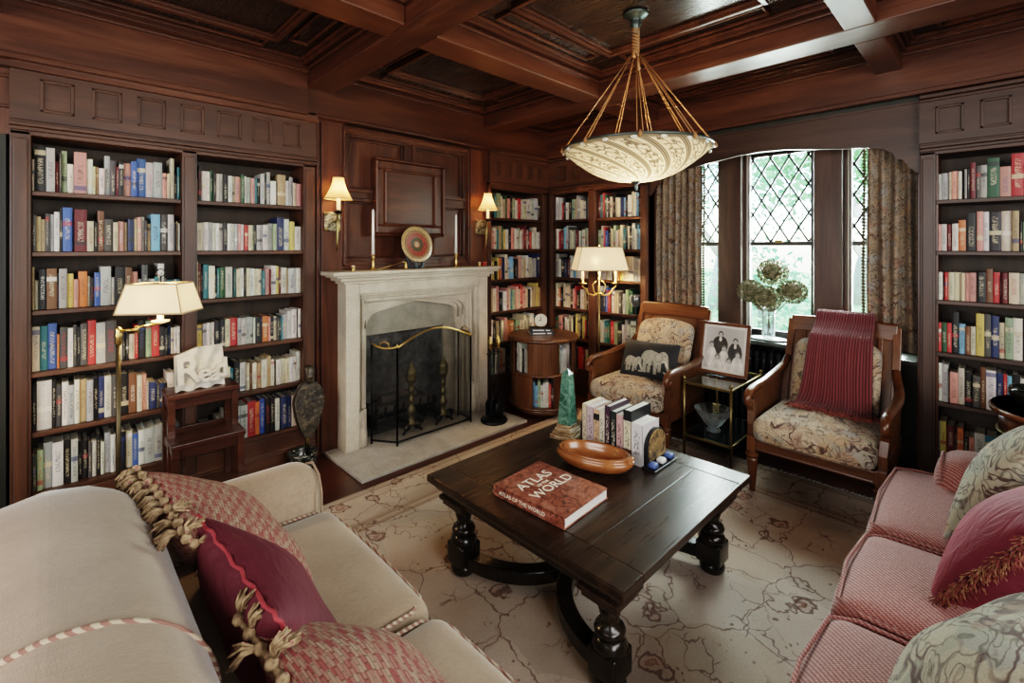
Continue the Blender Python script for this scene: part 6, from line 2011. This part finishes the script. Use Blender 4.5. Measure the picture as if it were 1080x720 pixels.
# which books show, and how large: look at each spine from the camera
bpy.context.view_layer.update()
dg = bpy.context.evaluated_depsgraph_get()
eye = Vector((0, 0, 1.55))
MWI = CAM.matrix_world.inverted()
CAMF = 497.0


def to_px(p):
    c = MWI @ p
    if c.z > -.05: return None
    return (540 + CAMF * c.x / -c.z, 260 - CAMF * c.y / -c.z)


scored = []
for rec in ALL:
    o = rec[0]; mw = o.matrix_world
    pts = [to_px(mw @ Vector(p)) for p in ((0, 0, 0), (1, 0, 0), (1, 0, 1), (0, 0, 1))]
    if any(p is None for p in pts): scored.append((0, rec)); continue
    ar = abs(sum(pts[i][0] * pts[(i + 1) % 4][1] - pts[(i + 1) % 4][0] * pts[i][1] for i in range(4))) / 2
    vis = 0; tot = 0
    for px in (.3, .7):
        for pz in (.12, .35, .6, .85):
            p = mw @ Vector((px, .0, pz)); pp = to_px(p)
            tot += 1
            if not (0 <= pp[0] <= 1080 and 0 <= pp[1] <= 720): continue
            d = p - eye; L = d.length; d.normalize()
            org = eye; left = L - .006; ok = True
            for hop in range(4):
                hit, loc, nrm, idx, ob, _ = sc.ray_cast(dg, org, d, distance=left)
                if not hit or ob.name == o.name: break
                if ob.name.startswith(('mesh_panel', 'window_pane', 'glass_top')):
                    st = (loc - org).length + .002; org = org + d * st; left -= st; continue
                ok = False; break
            vis += ok
    scored.append((ar * vis / tot, rec))
scored.sort(key=lambda s: -s[0])
KEEP = 296
keep = [r for s, r in scored[:KEEP]]
rest = [r for s, r in scored[KEEP:]]
keepset = {id(r) for r in keep}

# labels: which shelf, which bookcase, and what sets the book apart there
PLACE = {'first': 'the doorway-side bookcase bay', 'second': 'the fireplace-side bookcase bay', 'fourth': 'bookcase behind red sofa', 'cornera': 'the corner bookcase beside the mantel',
         'cornerb': 'corner bookcase innermost bay', 'cornerc': 'corner bookcase window-side bay', 'drum': 'the revolving bookcase'}
FROM = {'first': 'doorway', 'second': 'doorway', 'fourth': 'window', 'cornera': 'mantel', 'cornerb': 'corner', 'cornerc': 'corner', 'drum': 'fireplace'}
ORD = ['first', 'second', 'third', 'fourth', 'fifth', 'sixth', 'seventh', 'eighth', 'ninth', 'tenth', 'eleventh', 'twelfth', 'thirteenth', 'fourteenth']
rows = {}
for rec in ALL: rows.setdefault(rec[1], []).append(rec)
for key, recs in rows.items():
    cnt = {}
    for r in recs: cnt[r[2]] = cnt.get(r[2], 0) + 1
    seen = {}
    for i, r in enumerate(recs):
        nm = r[2]; seen[nm] = seen.get(nm, 0) + 1
        size = 'thick ' if r[3] > .036 else ('thin ' if r[3] < .014 else '')
        tall = 'tall ' if r[4] > .245 else ('short ' if r[4] < .165 else '')
        bay, ri = key
        rown = ROWN[ri] + ' shelf of ' if bay != 'drum' else (('upper' if ri == 0 else 'lower') + ' tier of ')
        def nbk(k): return (recs[k - 1][2] if k > 0 else None, recs[k][2], recs[k + 1][2] if k + 1 < len(recs) else None)
        same = sum(1 for k in range(len(recs)) if nbk(k) == nbk(i))
        pv, _, nx_ = nbk(i)
        mid = f'{nm} book between {pv} and {nx_} ones, {rown}{PLACE[bay]}'
        if pv == nx_: mid = f'{nm} book between two {pv} ones, {rown}{PLACE[bay]}'
        if cnt[nm] == 1: lab = f'{tall}{size}{nm} book, the only {"such" if " " in nm else nm} one on the {rown}{PLACE[bay]}'
        elif same == 1 and pv and nx_ and len(mid.split()) <= 16: lab = f'{tall}{size}{mid}'
        else: lab = f'{tall}{size}{nm} book, {ORD[seen[nm] - 1]} {nm} one from the {FROM[bay]}, {rown}{PLACE[bay]}'
        def wc(s): return len(s.split())
        if wc(lab) > 16 : lab = lab.replace(tall, '', 1) if tall else lab
        if wc(lab) > 16 : lab = lab.replace(size, '', 1) if size else lab
        lab = lab.replace('the bookcase behind the red sofa', 'bookcase behind red sofa') if wc(lab) > 16 else lab
        lab = lab.replace(f'{nm} one from', 'from') if wc(lab) > 16 else lab
        r.append(lab)
GRP = {'first': 'books on the doorway-side bookcase bay', 'second': 'books on the fireplace-side bookcase bay', 'fourth': 'books on the bookcase behind the red sofa', 'drum': 'books in the revolving bookcase'}
for r in keep:
    tag(r[0], r[5], 'book', GRP.get(r[1][0], 'books on the corner bookcase'))

# the smaller remaining books as one mass
mb_v = []; mb_f = []; mb_mi = []; mb_uv = []; mb_c = []
for r in rest:
    o = r[0]; mw = o.matrix_world; off = len(mb_v)
    rd_ = brng.random()
    for v in BM.vertices: mb_v.append(tuple(mw @ v.co)); mb_c.append((o.color[0], o.color[1], o.color[2], rd_))
    for p in BM.polygons:
        mb_f.append(tuple(i + off for i in p.vertices)); mb_mi.append(p.material_index)
        for li in p.loop_indices: mb_uv.append(tuple(BM.uv_layers[0].data[li].uv))
    bpy.data.objects.remove(o)
me = bpy.data.meshes.new('books')
me.from_pydata(mb_v, [], mb_f)
me.materials.append(BOOKS_STUFF); me.materials.append(PAPER)
me.polygons.foreach_set('material_index', mb_mi)
lay = me.uv_layers.new(name='UVMap')
for i, u in enumerate(mb_uv): lay.data[i].uv = u
ca = me.color_attributes.new('Col', 'FLOAT_COLOR', 'POINT')
for i, c in enumerate(mb_c): ca.data[i].color = c
me.update()
o = bpy.data.objects.new('books', me); COL.objects.link(o)
tag(o, 'smaller and half-hidden books filling the corner bookcases and lower shelves', 'books', None, 'stuff')

# books standing between bookends on the coffee table --------------------------------------
TBK = [('c', .030, .232, .17, 'cream book with a peach edge, first in the coffee table row beside the obelisk'), ('p', .043, .226, .17, 'lilac-pink book in the coffee table row, beside the cream one at the obelisk end'),
       ('o', .036, .220, .17, 'peach-orange book in the coffee table row, with a black mark high on its spine'), ('c', .034, .224, .165, 'plain cream book in the middle of the coffee table row, against a dark one'),
       ('n', .033, .256, .185, 'tall dark purple-black book in the middle of the coffee table row'), ('k', .036, .236, .18, 'black book with pale lettering in the coffee table row, beside a pink book'),
       ('p', .040, .228, .17, 'dusty pink book in the coffee table row, next to the black-jacketed tall one'), ('k', .046, .262, .195, 'tall black-jacketed book with a cream spine panel in the coffee table row'), ('w', .062, .208, .165, 'short thick white book against the painted bookend on the coffee table')]
bx, by = 2.075, 1.578
tcol = {0: (.56, .46, .33), 1: (.46, .36, .38), 2: (.55, .36, .23), 3: (.60, .54, .42), 4: (.055, .030, .045), 5: (.02, .028, .026), 6: (.50, .31, .30), 7: (.60, .54, .40), 8: (.60, .58, .58)}
PAGES2 = plain('pale_page_edges', (.66, .63, .56), .85, var=.08, scale=260)
for i, (c, w, h, dpt, lb) in enumerate(TBK):
    b = thing('book', lb, 'book', (bx, by - w / 2, TZ), 'books between bookends on the coffee table')
    col_ = tcol[i]
    cm = NT('table_book_%d' % i)
    s = cm.n('SeparateXYZ', {'Vector': cm.coord('Object')})
    nz = cm.noise(cm.coord('Object', (1, 60, 34)), 1.6, 2, .7)
    rel = cm.math('DIVIDE', s.outputs[2], h)
    inb = cm.math('MULTIPLY', cm.math('GREATER_THAN', rel, .25), cm.math('LESS_THAN', rel, .82))
    iny = cm.math('LESS_THAN', cm.math('ABSOLUTE', s.outputs[1]), w * .26)
    onsp = cm.math('LESS_THAN', s.outputs[0], .004)
    f = cm.math('MULTIPLY', cm.math('MULTIPLY', cm.ramp(nz, [(.5, (0, 0, 0)), (.55, (1, 1, 1))]), inb), cm.math('MULTIPLY', iny, onsp))
    ink = (.55, .50, .40, 1) if sum(col_) < .4 else (.06, .05, .05, 1)
    base = (*col_, 1)
    if i == 7:
        base = cm.mix(cm.math('MAXIMUM', cm.math('SUBTRACT', 1.0, onsp), cm.math('GREATER_THAN', rel, .80)), (*col_, 1), (.016, .017, .02, 1))
        base = cm.mix(cm.math('MULTIPLY', onsp, cm.math('LESS_THAN', rel, .26)), base, (.17, .085, .06, 1))
    if i == 2:
        base = cm.mix(cm.math('MULTIPLY', onsp, cm.math('MULTIPLY', cm.math('GREATER_THAN', rel, .74), cm.math('LESS_THAN', rel, .90))), base, (.02, .02, .02, 1))
    M_ = cm.done(cm.bsdf(color=cm.mix(cm.math('MULTIPLY', f, .8), base, ink), rough=.4))
    y1, y0 = by, by - w
    MB().box(bx, bx + .004, y0, y1, TZ, TZ + h).box(bx, bx + dpt, y0, y0 + .003, TZ, TZ + h).box(bx, bx + dpt, y1 - .003, y1, TZ, TZ + h).build('cover', M_, b, bevel=.001)
    MB().box(bx + .004, bx + dpt - .004, y0 + .003, y1 - .003, TZ + .002, TZ + h - .004).build('pages', PAGES2, b)
    by -= w + .0008
PAINTW = NT('painted_bookend'); nz = PAINTW.noise(PAINTW.coord('Object'), 20, 4, .6, 1.0)
PAINTW = PAINTW.done(PAINTW.bsdf(color=PAINTW.ramp(nz, [(.38, (.03, .025, .02)), (.5, (.22, .14, .06)), (.6, (.36, .25, .12)), (.7, (.08, .07, .05))]), rough=.5))
BLUEP = plain('blue_painted_block', (.06, .10, .26), .5, var=.3, scale=60)
for sgn, y, lb in ((1, 1.580, 'dark bookend at the obelisk end of the coffee table book row'), (-1, by, 'arched painted bookend on a blue-footed base closing the coffee table book row')):
    be = thing('bookend', lb, 'bookend', (bx + .09, y, TZ))
    arch = [(bx + .01, TZ), (bx + .20, TZ), (bx + .20, TZ + .09)] + [(bx + .105 + .095 * math.cos(PI * k / 10), TZ + .09 + .085 * math.sin(PI * k / 10)) for k in range(1, 10)] + [(bx + .01, TZ + .09)]
    if sgn < 0:
        MB().prism(arch, y - .018, y, 'y').build('upright', BLACKP, be, bevel=.002)
        in_ = [(bx + .105 + (x - bx - .105) * .84, TZ + .028 + (z - TZ) * .80) for x, z in arch]
        MB().prism(in_, y - .024, y - .018, 'y').build('painted_panel', PAINTW, be)
        MB().box(bx - .01, bx + .22, y - .075, y, TZ, TZ + .010).build('base', BLACKP, be, bevel=.002)
        for fx in (bx + .02, bx + .10, bx + .18):
            MB().rbox(fx - .022, fx + .022, y - .068, y - .026, TZ + .010, TZ + .036, .012, 3).build('blue_block', BLUEP if fx != bx + .10 else plain('white_block', (.6, .6, .58), .5), be)
    else:
        MB().prism(arch, y, y + .018, 'y').build('upright', BLACKP, be, bevel=.002)
        MB().box(bx - .005, bx + .21, y, y + .05, TZ, TZ + .010).build('base', BLACKP, be, bevel=.002)

# two black books lying on the revolving bookcase
for k, (z, w, dpt, yaw, lb) in enumerate(((.715, .23, .17, -38, 'black book lying flat on the revolving bookcase, lower of two'), (.743, .215, .155, -44, 'black book with white spine lettering, upper of two flat on the revolving bookcase'))):
    b = thing('book', lb, 'book', (3.37, 3.05, z), 'flat books on the revolving bookcase')
    M_ = Matrix.Translation((3.37, 3.06, z)) @ Matrix.Rotation(R(yaw), 4, 'Z')
    MB().box(-w / 2, w / 2, -dpt / 2, dpt / 2, 0, .003, M=M_).box(-w / 2, w / 2, -dpt / 2, dpt / 2, .025, .028, M=M_).box(-w / 2, w / 2, -dpt / 2, -dpt / 2 + .003, .0, .028, M=M_).build('cover', plain('black_cloth', (.014, .014, .016), .5), b, bevel=.001)
    MB().box(-w / 2 + .003, w / 2 - .003, -dpt / 2 + .003, dpt / 2 - .004, .003, .025, M=M_).build('pages', PAPER, b)
    MB().box(-w * .38, w * .12, -dpt / 2 - .0006, -dpt / 2, .009, .018, M=M_).box(w * .2, w * .38, -dpt / 2 - .0006, -dpt / 2, .009, .018, M=M_).build('spine_lettering', plain('white_foil', (.7, .7, .68), .4), b)
# ---------------------------------------------------------------- light
wd = bpy.data.worlds.new('sky'); sc.world = wd; wd.use_nodes = True
wt = wd.node_tree; wt.nodes.clear()
sky = wt.nodes.new('ShaderNodeTexSky'); sky.sky_type = 'NISHITA'; sky.sun_elevation = R(48); sky.sun_rotation = R(200); sky.sun_disc = False
bg = wt.nodes.new('ShaderNodeBackground'); bg.inputs[1].default_value = .8
ow = wt.nodes.new('ShaderNodeOutputWorld')
wt.links.new(sky.outputs[0], bg.inputs[0]); wt.links.new(bg.outputs[0], ow.inputs[0])


def light(name, typ, loc, energy, color=(1, 1, 1), rot=None, **k):
    l = bpy.data.lights.new(name, typ); l.energy = energy; l.color = color
    for a, v in k.items(): setattr(l, a, v)
    o = bpy.data.objects.new(name, l); COL.objects.link(o); o.location = loc
    if rot: o.rotation_euler = rot
    return o


def aim(o, tgt):
    o.rotation_euler = (Vector(tgt) - o.location).to_track_quat('-Z', 'Y').to_euler()


# daylight from the window bay; added fill lights behind the camera, where no windows stand
o = light('window_daylight', 'AREA', (4.75, 1.3, 1.75), 190, (.93, 1.0, .97), shape='RECTANGLE', size=1.8, size_y=1.6); aim(o, (2.0, 1.2, .9))
o = light('south_fill', 'AREA', (1.2, -1.9, 1.75), 52, (1.0, .985, .965), shape='RECTANGLE', size=3.2, size_y=1.7); aim(o, (1.9, 2.0, 1.1))
o = light('west_fill', 'AREA', (-2.4, .9, 1.7), 46, (1.0, .985, .965), shape='RECTANGLE', size=2.6, size_y=1.7); aim(o, (2.0, 1.8, 1.1))
o = light('sun', 'SUN', (8, 3, 9), 3.0, (1, .96, .88), angle=R(2)); aim(o, (5.5, 4.5, 0))
# lamps
light('pendant_bulb', 'POINT', (2.36, 1.42, 2.06), 12, (1, .76, .46), shadow_soft_size=.05)
light('floor_lamp_bulb', 'POINT', (.36, 2.83, 1.29), 5, (1, .72, .40), shadow_soft_size=.03)
light('corner_lamp_bulb', 'POINT', (3.5, 2.52, 1.42), 5, (1, .72, .40), shadow_soft_size=.03)
light('corner_lamp_bulb', 'POINT', (3.68, 2.46, 1.42), 4, (1, .72, .40), shadow_soft_size=.03)
light('sconce_bulb', 'POINT', (1.52, 3.37, 1.97), 1.5, (1, .62, .28), shadow_soft_size=.02)
light('sconce_bulb', 'POINT', (2.99, 3.37, 1.97), 1.5, (1, .62, .28), shadow_soft_size=.02)
vs = sc.view_settings
vs.view_transform = 'Filmic'; vs.look = 'High Contrast'; vs.exposure = 1.58
cy = sc.cycles
cy.max_bounces = 8; cy.diffuse_bounces = 4; cy.glossy_bounces = 4; cy.transparent_max_bounces = 16; cy.transmission_bounces = 8
cy.caustics_reflective = False; cy.caustics_refractive = False
cy.use_denoising = True; cy.sample_clamp_indirect = 4.0
